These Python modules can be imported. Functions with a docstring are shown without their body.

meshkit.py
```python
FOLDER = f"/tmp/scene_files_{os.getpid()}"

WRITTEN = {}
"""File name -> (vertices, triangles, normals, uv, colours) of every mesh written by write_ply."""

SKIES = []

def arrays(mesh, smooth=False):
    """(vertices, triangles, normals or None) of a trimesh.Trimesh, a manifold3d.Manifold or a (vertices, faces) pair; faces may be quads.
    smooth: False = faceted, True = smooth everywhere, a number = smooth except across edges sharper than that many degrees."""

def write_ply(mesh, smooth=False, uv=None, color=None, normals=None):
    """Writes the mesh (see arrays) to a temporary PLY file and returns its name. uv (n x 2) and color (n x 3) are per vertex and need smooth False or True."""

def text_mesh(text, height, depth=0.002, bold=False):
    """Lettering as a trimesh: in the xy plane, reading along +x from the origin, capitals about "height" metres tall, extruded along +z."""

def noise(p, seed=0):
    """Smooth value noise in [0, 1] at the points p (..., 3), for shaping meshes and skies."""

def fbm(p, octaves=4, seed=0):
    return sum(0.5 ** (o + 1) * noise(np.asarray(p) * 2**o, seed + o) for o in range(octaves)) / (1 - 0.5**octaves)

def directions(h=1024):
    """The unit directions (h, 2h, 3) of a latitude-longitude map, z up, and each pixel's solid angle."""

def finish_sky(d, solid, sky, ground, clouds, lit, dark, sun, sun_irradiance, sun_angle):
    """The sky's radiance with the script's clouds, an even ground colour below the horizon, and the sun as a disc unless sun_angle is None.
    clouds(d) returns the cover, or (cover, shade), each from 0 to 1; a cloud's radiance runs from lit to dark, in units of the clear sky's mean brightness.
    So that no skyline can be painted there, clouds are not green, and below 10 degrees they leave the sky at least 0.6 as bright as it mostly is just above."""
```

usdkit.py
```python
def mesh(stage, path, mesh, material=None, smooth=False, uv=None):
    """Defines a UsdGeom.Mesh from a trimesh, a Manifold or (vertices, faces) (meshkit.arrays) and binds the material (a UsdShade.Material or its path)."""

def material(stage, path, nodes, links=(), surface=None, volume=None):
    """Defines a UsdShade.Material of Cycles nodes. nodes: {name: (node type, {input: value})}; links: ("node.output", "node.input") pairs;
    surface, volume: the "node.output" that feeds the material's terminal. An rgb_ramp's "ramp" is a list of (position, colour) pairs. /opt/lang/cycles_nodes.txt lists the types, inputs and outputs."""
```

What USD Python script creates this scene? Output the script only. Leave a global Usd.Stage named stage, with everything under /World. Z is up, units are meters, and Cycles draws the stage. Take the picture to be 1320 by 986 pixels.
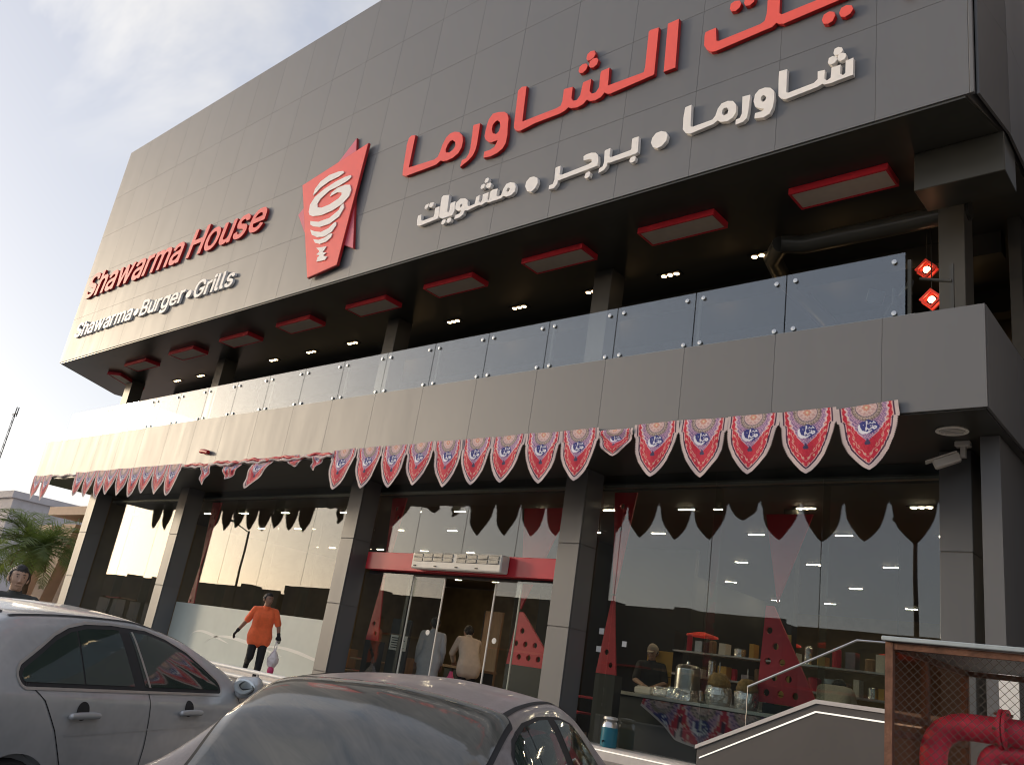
import math, json, numpy as np, trimesh, shapely, manifold3d as mf
from shapely.geometry import Polygon, Point, LineString, box as sbox
from scipy.interpolate import PchipInterpolator
from pxr import Usd, UsdGeom, UsdLux, UsdShade, Gf, Sdf, Vt
import usdkit, meshkit

stage = Usd.Stage.CreateInMemory()
UsdGeom.SetStageUpAxis(stage, UsdGeom.Tokens.z)
UsdGeom.SetStageMetersPerUnit(stage, 1.0)
UsdGeom.Xform.Define(stage, '/World')
rng = np.random.default_rng(7)

# ------------------------------------------------------------------ camera
EYE = (0.0, 0.0, 1.53)
CAM_RIGHT, CAM_UP, CAM_BACK = ((0.748386, 0.646219, 0.149396), (0.104392, -0.337199, 0.935628), (0.654997, -0.684615, -0.319816))
FOCAL_PX, PX_W = 1105.33, 1320.0
cam = UsdGeom.Camera.Define(stage, '/World/camera')
m = Gf.Matrix4d(*CAM_RIGHT, 0, *CAM_UP, 0, *CAM_BACK, 0, *EYE, 1)
cam.AddTransformOp().Set(m)
cam.CreateHorizontalApertureAttr(36.0)
cam.CreateVerticalApertureAttr(36.0 * 764 / 1024)
cam.CreateFocalLengthAttr(36.0 * FOCAL_PX / PX_W)
cam.CreateClippingRangeAttr(Gf.Vec2f(0.05, 2000))
cam.CreateExposureAttr(0.93)

CLX, CLY = 7.4, 2.2      # where the cloud noise sits
# ------------------------------------------------------------------ sky and sun (low in the west, along the front, behind haze)
SUN_AZ, SUN_EL = math.radians(-110.4), math.radians(10.4)      # azimuth from +y towards +x
sun_dir = np.array([math.sin(SUN_AZ) * math.cos(SUN_EL), math.cos(SUN_AZ) * math.cos(SUN_EL), math.sin(SUN_EL)])
dome = UsdLux.DomeLight.Define(stage, '/World/sky')
sky_mat = usdkit.material(stage, '/World/Looks/sky_material', {
    'tc': ('texture_coordinate', {}),
    'sky': ('sky_texture', {'sky_type': 'single_scattering', 'sun_disc': False, 'sun_elevation': SUN_EL, 'sun_rotation': math.atan2(sun_dir[0], sun_dir[1]), 'air_density': 1.0, 'aerosol_density': 1.6, 'ozone_density': 1.6}),
    'bw': ('rgb_to_bw', {}),
    'haze': ('mix', {'fac': 0.42}),
    'tint': ('mix', {'mix_type': 'multiply', 'fac': 1.0, 'color2': (1.0, 0.97, 0.98)}),
    'dim': ('mix', {'mix_type': 'multiply', 'fac': 1.0, 'color2': (0.62, 0.58, 0.51)}),
    'veil': ('mix', {'mix_type': 'add', 'fac': 1.0, 'color2': (1.86, 2.02, 2.38)}),
    'bwv': ('rgb_to_bw', {}),
    'sep': ('separate_xyz', {}),
    'zz': ('math', {'math_type': 'maximum', 'value2': 0.0}),
    'za': ('math', {'math_type': 'add', 'value2': 0.12}),
    'dx': ('math', {'math_type': 'divide'}), 'dy': ('math', {'math_type': 'divide'}),
    'cv': ('combine_xyz', {'z': 0.0}),
    'map': ('mapping', {'rotation': (0, 0, 0.65), 'scale': (1.0, 2.1, 1.0), 'location': (CLX, CLY, 0)}),
    'n': ('noise_texture', {'scale': 1.15, 'detail': 9.0, 'roughness': 0.56, 'distortion': 0.35}),
    'cr': ('rgb_ramp', {'ramp': [(0.0, (0, 0, 0)), (0.545, (0, 0, 0)), (0.71, (1, 1, 1)), (1.0, (1, 1, 1))]}),
    'ck': ('math', {'math_type': 'multiply', 'value2': 0.85}),
    'lowz': ('map_range', {'range_type': 'smoothstep', 'from_min': 0.40, 'from_max': 0.56, 'to_min': 0.0, 'to_max': 1.0}),
    'ck2': ('math', {'math_type': 'multiply'}),
    'cc': ('mix', {'mix_type': 'multiply', 'fac': 1.0, 'color2': (1.6, 1.55, 1.47)}),
    'mixc': ('mix', {}),
    'bg': ('background_shader', {'strength': 0.11}),
}, [('sky.color', 'bw.color'), ('sky.color', 'haze.color1'), ('bw.val', 'haze.color2'), ('haze.color', 'dim.color1'), ('dim.color', 'veil.color1'), ('veil.color', 'tint.color1'),
    ('tc.generated', 'sep.vector'), ('sep.z', 'zz.value1'), ('zz.value', 'za.value1'),
    ('sep.x', 'dx.value1'), ('za.value', 'dx.value2'), ('sep.y', 'dy.value1'), ('za.value', 'dy.value2'),
    ('dx.value', 'cv.x'), ('dy.value', 'cv.y'), ('cv.vector', 'map.vector'), ('map.vector', 'n.vector'), ('n.fac', 'cr.fac'), ('cr.color', 'ck.value1'),
    ('tint.color', 'bwv.color'), ('bwv.val', 'cc.color1'), ('tint.color', 'mixc.color1'), ('cc.color', 'mixc.color2'), ('sep.z', 'lowz.value'), ('ck.value', 'ck2.value1'), ('lowz.result', 'ck2.value2'), ('ck2.value', 'mixc.fac'), ('mixc.color', 'bg.color')], surface='bg.background')
UsdShade.MaterialBindingAPI.Apply(dome.GetPrim()).Bind(sky_mat)
dome.GetPrim().SetCustomDataByKey('kind', 'structure')
sun = UsdLux.DistantLight.Define(stage, '/World/sun')
sun.CreateIntensityAttr(0.18)
sun.CreateAngleAttr(6.0)
sun.CreateNormalizeAttr(True)
sun.CreateColorAttr(Gf.Vec3f(1.0, 0.82, 0.58))
zax = sun_dir
xax = np.cross([0, 0, 1.0], zax); xax /= np.linalg.norm(xax)
yax = np.cross(zax, xax)
sun.AddTransformOp().Set(Gf.Matrix4d(*map(float, xax), 0, *map(float, yax), 0, *map(float, zax), 0, 0, 0, 0, 1))

# ------------------------------------------------------------------ helpers
used = {}
def path_of(name, parent=None):
    base = str(parent.GetPath()) if parent is not None else '/World'
    k = used.get((base, name), -1) + 1
    used[(base, name)] = k
    return f'{base}/{name}' if k == 0 else f'{base}/{name}_{k:03d}'

def tag(p, label=None, cat=None, group=None, kind=None):
    for k, v in (('label', label), ('category', cat), ('group', group), ('kind', kind)):
        if v: p.SetCustomDataByKey(k, v)
    return p

def thing(name, label, cat, loc=(0, 0, 0), rotz=0.0, group=None):
    x = UsdGeom.Xform.Define(stage, path_of(name))
    x.AddTranslateOp().Set(Gf.Vec3d(*map(float, loc)))
    if rotz: x.AddRotateZOp().Set(float(rotz))
    return tag(x.GetPrim(), label, cat, group)

def join(parts):
    V, F, n = [], [], 0
    for p in parts:
        v, f, _ = meshkit.arrays(p)
        V.append(v); F.append(f + n); n += len(v)
    return np.vstack(V), np.vstack(F)

def obj(name, mesh, mat, parent=None, smooth=False, uv=None):
    if isinstance(mesh, list): mesh = join(mesh)
    return usdkit.mesh(stage, path_of(name, parent), mesh, LOOK[mat], smooth=smooth, uv=uv).GetPrim()

def struct(name, mesh, mat, smooth=False):
    return tag(obj(name, mesh, mat, None, smooth), kind='structure')

def bx(x0, x1, y0, y1, z0, z1, c=0.0):
    """axis-aligned box; c = chamfer"""
    if c <= 0:
        v = np.array([(x, y, z) for x in (x0, x1) for y in (y0, y1) for z in (z0, z1)], float)
        f = np.array([[0,1,3],[0,3,2],[4,6,7],[4,7,5],[0,4,5],[0,5,1],[2,3,7],[2,7,6],[0,2,6],[0,6,4],[1,5,7],[1,7,3]])
        return v, f
    pts = []
    for sx in (0, 1):
        for sy in (0, 1):
            for sz in (0, 1):
                P = np.array([(x0, x1)[sx], (y0, y1)[sy], (z0, z1)[sz]], float)
                d = np.array([1 - 2 * sx, 1 - 2 * sy, 1 - 2 * sz]) * c
                for k in range(3):
                    q = P + d; q[k] = P[k]; pts.append(q)
    return mf.Manifold.hull_points(np.array(pts))

def obx(c, size, rotz=0.0, ch=0.0, rotx=0.0, roty=0.0):
    """oriented box about its centre"""
    v, f, _ = meshkit.arrays(bx(-size[0]/2, size[0]/2, -size[1]/2, size[1]/2, -size[2]/2, size[2]/2, ch))
    R = trimesh.transformations.euler_matrix(math.radians(rotx), math.radians(roty), math.radians(rotz))[:3, :3]
    return v @ R.T + np.array(c), f

def tube(pts, r, n=10, cap=True):
    p = np.asarray(pts, float)
    r = np.broadcast_to(r, (len(p),)).astype(float)
    t = np.gradient(p, axis=0); t /= np.linalg.norm(t, axis=1, keepdims=True) + 1e-12
    ref = np.array([0, 0, 1.0]) if abs(t[:, 2]).mean() < 0.8 else np.array([1.0, 0, 0])
    a = np.cross(t, ref); a /= np.linalg.norm(a, axis=1, keepdims=True) + 1e-12
    b = np.cross(t, a)
    ang = np.arange(n) * 2 * np.pi / n
    v = p[:, None] + r[:, None, None] * (np.cos(ang)[None, :, None] * a[:, None] + np.sin(ang)[None, :, None] * b[:, None])
    F = []
    for i in range(len(p) - 1):
        for j in range(n):
            q = [i*n+j, i*n+(j+1) % n, (i+1)*n+(j+1) % n, (i+1)*n+j]
            F += [[q[0], q[2], q[1]], [q[0], q[3], q[2]]]
    v = v.reshape(-1, 3)
    if cap:
        k = len(v); v = np.vstack([v, p[0], p[-1]])
        for j in range(n):
            F.append([k, j, (j+1) % n]); F.append([k+1, (len(p)-1)*n+(j+1) % n, (len(p)-1)*n+j])
    return v, np.array(F)[:, ::-1]

def lathe(profile, n=20, c=(0, 0, 0)):
    pr = np.asarray(profile, float)
    ang = np.arange(n) * 2 * np.pi / n
    v = np.stack([np.outer(pr[:, 0], np.cos(ang)), np.outer(pr[:, 0], np.sin(ang)), np.repeat(pr[:, 1:], n, 1)], -1).reshape(-1, 3)
    F = []
    for i in range(len(pr) - 1):
        for j in range(n):
            a, b, c2, d = i*n+j, i*n+(j+1) % n, (i+1)*n+(j+1) % n, (i+1)*n+j
            F += [[a, b, c2], [a, c2, d]]
    return v + np.array(c), np.array(F)

def ellipsoid(c, r, sub=3, rot=None):
    s = trimesh.creation.icosphere(sub)
    v = s.vertices * np.array(r)
    if rot is not None: v = v @ np.array(rot).T
    return v + np.array(c), s.faces

def polyx(outline, y_front, depth, holes=()):
    """an (x, z) outline standing in the plane y = y_front, extruded back by depth"""
    g = Polygon(outline, holes).buffer(0)
    out = []
    for q in getattr(g, 'geoms', [g]):
        mm = trimesh.creation.extrude_polygon(q, depth, engine='earcut')
        v = np.stack([mm.vertices[:, 0], y_front + depth - mm.vertices[:, 2], mm.vertices[:, 1]], -1)
        out.append((v, mm.faces))
    return out

def polyyz(outline, x0, depth, holes=()):
    """a (y, z) outline in the plane x = x0, extruded to x0 + depth"""
    mm = trimesh.creation.extrude_polygon(Polygon(outline, holes), depth, engine='earcut')
    return np.stack([x0 + mm.vertices[:, 2], mm.vertices[:, 0], mm.vertices[:, 1]], -1), mm.faces

def plan(outline, z0, z1, holes=()):
    mm = trimesh.creation.extrude_polygon(Polygon(outline, holes), z1 - z0, engine='earcut')
    return mm.vertices + [0, 0, z0], mm.faces

# ------------------------------------------------------------------ materials
LOOK = {}
def look(name, color, rough=0.5, metallic=0.0, spec=0.5, var=0.0, vscale=6.0, bump=0.0, bscale=60.0, rand=0.0, coat=0.0, emit=None, estr=0.0, sheen=0.0, stretch=(1, 1, 1), rvar=0.0, crough=0.03):
    nodes = {'p': ('principled_bsdf', dict(base_color=color, roughness=rough, metallic=metallic, specular_ior_level=spec, coat_weight=coat, coat_roughness=crough, sheen_weight=sheen))}
    links = []
    if emit is not None:
        nodes['p'][1].update(emission_color=emit, emission_strength=estr)
    if var or rand or bump or rvar:
        nodes['tc'] = ('geometry', {})
        nodes['mp'] = ('mapping', {'scale': stretch})
        links += [('tc.position', 'mp.vector')]
    if var or rvar:
        nodes['n'] = ('noise_texture', {'scale': vscale, 'detail': 6.0, 'roughness': 0.62})
        links += [('mp.vector', 'n.vector')]
    if var or rand:
        lo, hi = 1 - var, 1 + var
        nodes['r'] = ('map_range', {'from_min': 0.25, 'from_max': 0.75, 'to_min': lo, 'to_max': hi})
        if var: links += [('n.fac', 'r.value')]
        else: nodes['r'][1].update(value=0.5)
        src = 'r.result'
        if rand:
            nodes['oi'] = ('object_info', {})
            nodes['r2'] = ('map_range', {'to_min': 1 - rand, 'to_max': 1 + rand})
            nodes['mm'] = ('math', {'math_type': 'multiply'})
            links += [('oi.random', 'r2.value'), ('r2.result', 'mm.value1'), ('r.result', 'mm.value2')]
            src = 'mm.value'
        nodes['cx'] = ('mix', {'mix_type': 'multiply', 'fac': 1.0, 'color1': color})
        nodes['cb'] = ('combine_color', {})
        links += [(src, 'cb.r'), (src, 'cb.g'), (src, 'cb.b'), ('cb.color', 'cx.color2'), ('cx.color', 'p.base_color')]
    if rvar:
        nodes['rr'] = ('map_range', {'from_min': 0.3, 'from_max': 0.7, 'to_min': max(0.02, rough - rvar), 'to_max': rough + rvar})
        links += [('n.fac', 'rr.value'), ('rr.result', 'p.roughness')]
    if bump:
        nodes['nb'] = ('noise_texture', {'scale': bscale, 'detail': 4.0})
        nodes['b'] = ('bump', {'strength': min(1.0, bump), 'distance': 0.02 * bump})
        links += [('mp.vector', 'nb.vector'), ('nb.fac', 'b.height'), ('b.normal', 'p.normal')]
    LOOK[name] = usdkit.material(stage, f'/World/Looks/{name}', nodes, links, surface='p.BSDF')

def look_glass(name, tint=(0.86, 0.9, 0.88), ior=1.7, rough=0.0, film=0.0, wave=0.0):
    nodes = {'f': ('fresnel', {'IOR': ior}), 't': ('transparent_bsdf', {'color': tint}), 'g': ('glossy_bsdf', {'color': (0.95, 0.97, 1.0), 'roughness': rough}), 'm': ('mix_closure', {})}
    links = [('t.BSDF', 'm.closure1'), ('g.BSDF', 'm.closure2')]
    nodes['geo'] = ('geometry', {}); nodes['eta'] = ('math', {'math_type': 'multiply_add', 'value2': 1.0 / ior - ior, 'value3': ior})   # the same reflectance from both sides of a pane
    links += [('geo.backfacing', 'eta.value1'), ('eta.value', 'f.IOR'), ('f.fac', 'm.fac')]
    if wave:
        nodes['pos'] = ('geometry', {}); nodes['nb'] = ('noise_texture', {'scale': 0.7, 'detail': 1.0}); nodes['b'] = ('bump', {'strength': 1.0, 'distance': wave})
        links += [('pos.position', 'nb.vector'), ('nb.fac', 'b.height'), ('b.normal', 'g.normal')]
    LOOK[name] = usdkit.material(stage, f'/World/Looks/{name}', nodes, links, surface='m.closure')

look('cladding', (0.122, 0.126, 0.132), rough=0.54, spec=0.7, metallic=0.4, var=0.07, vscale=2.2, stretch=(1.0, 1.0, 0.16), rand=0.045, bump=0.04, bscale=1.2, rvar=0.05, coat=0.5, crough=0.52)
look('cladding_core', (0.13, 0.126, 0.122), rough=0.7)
look('dark_cladding', (0.085, 0.078, 0.075), rough=0.5, var=0.1, vscale=1.5, bump=0.1, bscale=40)
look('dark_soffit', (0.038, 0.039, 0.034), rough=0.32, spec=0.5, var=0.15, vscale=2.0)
look('dark_wall', (0.03, 0.03, 0.027), rough=0.6, var=0.2, vscale=1.5)
look('interior_wall', (0.17, 0.135, 0.08), rough=0.7, var=0.4, vscale=1.2)
look('interior_floor', (0.16, 0.10, 0.055), rough=0.35, var=0.15, vscale=5)
look('dark_column', (0.06, 0.058, 0.05), rough=0.45, var=0.1, vscale=2)
look('concrete', (0.42, 0.38, 0.34), rough=0.85, var=0.12, vscale=5, bump=0.3, bscale=70)
look('paver', (0.30, 0.27, 0.25), rough=0.8, var=0.15, vscale=9, bump=0.3, bscale=90, rand=0.08)
look('asphalt', (0.10, 0.095, 0.088), rough=0.9, var=0.25, vscale=3, bump=0.6, bscale=220)
look('white_paint', (0.75, 0.74, 0.71), rough=0.45, var=0.05, vscale=12)
look('sill_stone', (0.55, 0.52, 0.5), rough=0.5, var=0.1, vscale=8)
look('red_acrylic', (0.85, 0.105, 0.075), rough=0.3, spec=0.5, var=0.04, vscale=4)
look('red_side', (0.42, 0.018, 0.02), rough=0.35, var=0.05, vscale=6)
look('pink_acrylic', (0.66, 0.12, 0.17), rough=0.35, var=0.05, vscale=5)
look('white_acrylic', (0.85, 0.83, 0.8), rough=0.35, var=0.03, vscale=6)
look('red_frame', (0.66, 0.03, 0.05), rough=0.4, var=0.06, vscale=6)
look('red_beam', (0.55, 0.025, 0.04), rough=0.22, spec=0.6, var=0.05, vscale=4)
look('red_board', (0.55, 0.03, 0.05), rough=0.5, var=0.1, vscale=6)
look('diffuser', (0.62, 0.54, 0.46), rough=0.5, var=0.06, vscale=10)
look('lamp_glow', (1, 0.85, 0.6), rough=0.5, emit=(1.0, 0.66, 0.34), estr=4.0)
look('lamp_glow_dim', (1, 0.85, 0.6), rough=0.5, emit=(1.0, 0.6, 0.25), estr=4.0)
look('lamp_glow_inside', (1, 0.9, 0.75), rough=0.5, emit=(1.0, 0.78, 0.52), estr=55.0)
look('lamp_red', (0.8, 0.05, 0.02), rough=0.4, emit=(1.0, 0.08, 0.05), estr=0.08)
look('led_strip', (0.9, 0.9, 0.85), rough=0.4, emit=(1.0, 0.95, 0.85), estr=0.3)
look('steel', (0.55, 0.55, 0.54), rough=0.25, metallic=1.0, var=0.1, vscale=10)
look('brushed_alu', (0.5, 0.49, 0.46), rough=0.38, metallic=0.8, var=0.08, vscale=10)
look('black_plastic', (0.012, 0.012, 0.012), rough=0.45)
look('black_rubber', (0.018, 0.018, 0.019), rough=0.8, var=0.2, vscale=20)
look('white_plastic', (0.68, 0.67, 0.63), rough=0.4, var=0.04, vscale=10)
look('grille', (0.10, 0.10, 0.095), rough=0.6)
look('frosted_film', (0.50, 0.56, 0.52), rough=0.55, var=0.06, vscale=2.5)
look('frosted_wave', (0.72, 0.74, 0.70), rough=0.5)
look('rust', (0.18, 0.085, 0.052), rough=0.85, var=0.45, vscale=14, bump=0.5, bscale=80)
look('galvanized', (0.42, 0.47, 0.48), rough=0.5, metallic=0.3, var=0.12, vscale=9)
look('mesh_wire', (0.12, 0.10, 0.085), rough=0.6, metallic=0.5)
look('red_pipe', (0.72, 0.045, 0.085), rough=0.5, var=0.3, vscale=9, bump=0.15, bscale=40)
look('foil', (0.75, 0.74, 0.72), rough=0.16, metallic=1.0, bump=1.0, bscale=22)
look('meat', (0.33, 0.2, 0.06), rough=0.55, var=0.4, vscale=25, bump=0.8, bscale=60)
look('yellow_board', (0.55, 0.33, 0.07), rough=0.6, var=0.12, vscale=5)
look('wood', (0.3, 0.17, 0.08), rough=0.5, var=0.25, vscale=3, stretch=(8, 8, 1))
look('bluewater', (0.02, 0.15, 0.21), rough=0.3, var=0.1, vscale=6)
look('beige_stucco', (0.52, 0.38, 0.28), rough=0.85, var=0.1, vscale=2.5, bump=0.25, bscale=50)
look('grey_stucco', (0.42, 0.40, 0.41), rough=0.9, var=0.1, vscale=2)
look('window_dark', (0.03, 0.035, 0.04), rough=0.12, spec=0.6)
look('dark_brick', (0.05, 0.047, 0.043), rough=0.85, var=0.2, vscale=2)
look('trunk', (0.16, 0.11, 0.07), rough=0.9, var=0.35, vscale=12, bump=0.8, bscale=30)
LOOK['frond'] = usdkit.material(stage, '/World/Looks/frond', {
    'g': ('geometry', {}), 'n': ('noise_texture', {'scale': 3.0, 'detail': 4.0}), 'c': ('rgb_ramp', {'ramp': [(0.3, (0.075, 0.115, 0.03)), (0.55, (0.15, 0.2, 0.06)), (0.75, (0.26, 0.28, 0.1))]}),
    'p': ('principled_bsdf', {'roughness': 0.5}), 't': ('translucent_bsdf', {'color': (0.2, 0.28, 0.05)}), 'm': ('mix_closure', {'fac': 0.3})},
    [('g.position', 'n.vector'), ('n.fac', 'c.fac'), ('c.color', 'p.base_color'), ('p.BSDF', 'm.closure1'), ('t.BSDF', 'm.closure2')], surface='m.closure')
look('frond_dry', (0.26, 0.19, 0.09), rough=0.7, var=0.3, vscale=4)
look('skin', (0.28, 0.155, 0.10), rough=0.5, var=0.07, vscale=30)
look('skin_light', (0.42, 0.26, 0.18), rough=0.5, var=0.07, vscale=30)
look('hair', (0.012, 0.01, 0.009), rough=0.55)
look('orange_cloth', (0.95, 0.165, 0.05), rough=0.85, var=0.12, vscale=14, bump=0.4, bscale=18, sheen=0.2)
look('black_cloth', (0.016, 0.016, 0.017), rough=0.85, var=0.2, vscale=10, bump=0.4, bscale=18)
look('dark_cloth', (0.05, 0.052, 0.048), rough=0.85, var=0.2, vscale=10, bump=0.4, bscale=18)
look('white_cloth', (0.62, 0.6, 0.56), rough=0.85, var=0.1, vscale=10, bump=0.5, bscale=14)
look('grey_cloth', (0.42, 0.44, 0.46), rough=0.85, var=0.1, vscale=8, bump=0.5, bscale=12)
look('cream_cloth', (0.62, 0.5, 0.38), rough=0.85, var=0.1, vscale=10, bump=0.5, bscale=14)
look('cap_cloth', (0.5, 0.42, 0.33), rough=0.85)
look('bag_plastic', (0.75, 0.68, 0.68), rough=0.35, var=0.12, vscale=18, bump=0.9, bscale=25)
look('pink_plastic', (0.6, 0.05, 0.16), rough=0.35)
look('paper', (0.7, 0.66, 0.58), rough=0.8)
look('ink', (0.03, 0.03, 0.03), rough=0.8)
look('eye', (0.02, 0.015, 0.012), rough=0.2)
look('silver_paint', (0.45, 0.46, 0.465), rough=0.34, metallic=0.45, spec=0.6, coat=0.55, var=0.08, vscale=2.2, rvar=0.06)
DUST = lambda name, base, dust, rough, coat: LOOK.__setitem__(name, usdkit.material(stage, f'/World/Looks/{name}', {
    'g': ('geometry', {}), 's': ('separate_xyz', {}), 'up': ('map_range', {'range_type': 'smoothstep', 'from_min': 0.35, 'from_max': 0.98, 'to_min': 0.12, 'to_max': 0.85}),
    'n': ('noise_texture', {'scale': 3.2, 'detail': 8.0, 'roughness': 0.65}), 'nr': ('map_range', {'from_min': 0.25, 'from_max': 0.75, 'to_min': 0.55, 'to_max': 1.1}),
    'n2': ('noise_texture', {'scale': 90.0, 'detail': 3.0}), 'nr2': ('map_range', {'from_min': 0.3, 'from_max': 0.7, 'to_min': 0.85, 'to_max': 1.1}),
    'f': ('math', {'math_type': 'multiply'}), 'f2': ('math', {'math_type': 'multiply', 'use_clamp': True}),
    'p': ('principled_bsdf', {'base_color': base, 'roughness': 0.3, 'metallic': 0.35, 'coat_weight': coat, 'coat_roughness': 0.06}), 'd': ('diffuse_bsdf', {'color': dust, 'roughness': 0.5}), 'm': ('mix_closure', {})},
    [('g.normal', 's.vector'), ('s.z', 'up.value'), ('g.position', 'n.vector'), ('g.position', 'n2.vector'), ('n.fac', 'nr.value'), ('n2.fac', 'nr2.value'), ('up.result', 'f.value1'), ('nr.result', 'f.value2'), ('f.value', 'f2.value1'), ('nr2.result', 'f2.value2'), ('f2.value', 'm.fac'), ('p.BSDF', 'm.closure1'), ('d.BSDF', 'm.closure2')], surface='m.closure'))
DUST('dark_paint', (0.055, 0.055, 0.06), (0.36, 0.31, 0.29), 0.3, 0.6)      # settled dust on what faces up
look('white_car_paint', (0.7, 0.69, 0.67), rough=0.3, coat=0.5)
look('car_glass', (0.016, 0.022, 0.018), rough=0.04, spec=0.8, coat=0.4, var=0.25, vscale=1.6)
LOOK['dusty_glass'] = usdkit.material(stage, '/World/Looks/dusty_glass', {
    'g': ('geometry', {}), 'mp': ('mapping', {'rotation': (0, 0, 0.5), 'scale': (1.0, 6.0, 1.6)}), 'n': ('noise_texture', {'scale': 2.2, 'detail': 7.0, 'roughness': 0.6, 'distortion': 0.6}), 'r': ('map_range', {'from_min': 0.3, 'from_max': 0.72, 'to_min': 0.04, 'to_max': 0.36}),
    'p': ('principled_bsdf', {'base_color': (0.015, 0.02, 0.018), 'roughness': 0.06, 'specular_ior_level': 0.8, 'coat_weight': 0.5}), 'd': ('diffuse_bsdf', {'color': (0.34, 0.31, 0.27)}), 'm': ('mix_closure', {})},
    [('g.position', 'mp.vector'), ('mp.vector', 'n.vector'), ('n.fac', 'r.value'), ('r.result', 'm.fac'), ('p.BSDF', 'm.closure1'), ('d.BSDF', 'm.closure2')], surface='m.closure')
look('chrome', (0.6, 0.6, 0.6), rough=0.16, metallic=1.0)
look('tail_red', (0.35, 0.01, 0.012), rough=0.15, coat=0.5)
look('tyre', (0.02, 0.02, 0.021), rough=0.85)
look('rim', (0.4, 0.4, 0.41), rough=0.3, metallic=0.9)
look('mirror_glass', (0.6, 0.63, 0.62), rough=0.03, metallic=1.0)
look('yellow_tile', (0.5, 0.36, 0.1), rough=0.4, var=0.1, vscale=8)
look('camera_white', (0.55, 0.53, 0.5), rough=0.4)
look_glass('shop_glass', (0.87, 0.9, 0.88), ior=1.72, wave=0.0016)
look_glass('rail_glass', (0.80, 0.85, 0.86), ior=2.1, wave=0.002)
look_glass('stair_glass', (0.9, 0.94, 0.92), ior=1.5)
look_glass('door_glass', (0.92, 0.94, 0.93), ior=1.6)
LOOK['brown_screen'] = usdkit.material(stage, '/World/Looks/brown_screen', {
    't': ('transparent_bsdf', {'color': (0.75, 0.6, 0.5)}), 'd': ('diffuse_bsdf', {'color': (0.17, 0.09, 0.055)}), 'm': ('mix_closure', {'fac': 0.42})},
    [('t.BSDF', 'm.closure1'), ('d.BSDF', 'm.closure2')], surface='m.closure')
LOOK['printed_cloth'] = usdkit.material(stage, '/World/Looks/printed_cloth', {
    'a': ('attribute', {'attribute': 'print'}), 'g': ('geometry', {}), 'mc': ('mix', {'color2': (0.035, 0.022, 0.026)}), 'p': ('principled_bsdf', {'roughness': 0.8, 'sheen_weight': 0.15}), 'nb': ('noise_texture', {'scale': 14.0, 'detail': 3.0}), 'b': ('bump', {'strength': 0.5, 'distance': 0.02})},
    [('a.color', 'mc.color1'), ('g.backfacing', 'mc.fac'), ('mc.color', 'p.base_color'), ('g.position', 'nb.vector'), ('nb.fac', 'b.height'), ('b.normal', 'p.normal')], surface='p.BSDF')      # dark lining at the back
LOOK['fringe'] = usdkit.material(stage, '/World/Looks/fringe', {'p': ('principled_bsdf', {'base_color': (0.58, 0.5, 0.49), 'roughness': 0.85})}, [], surface='p.BSDF')

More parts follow.
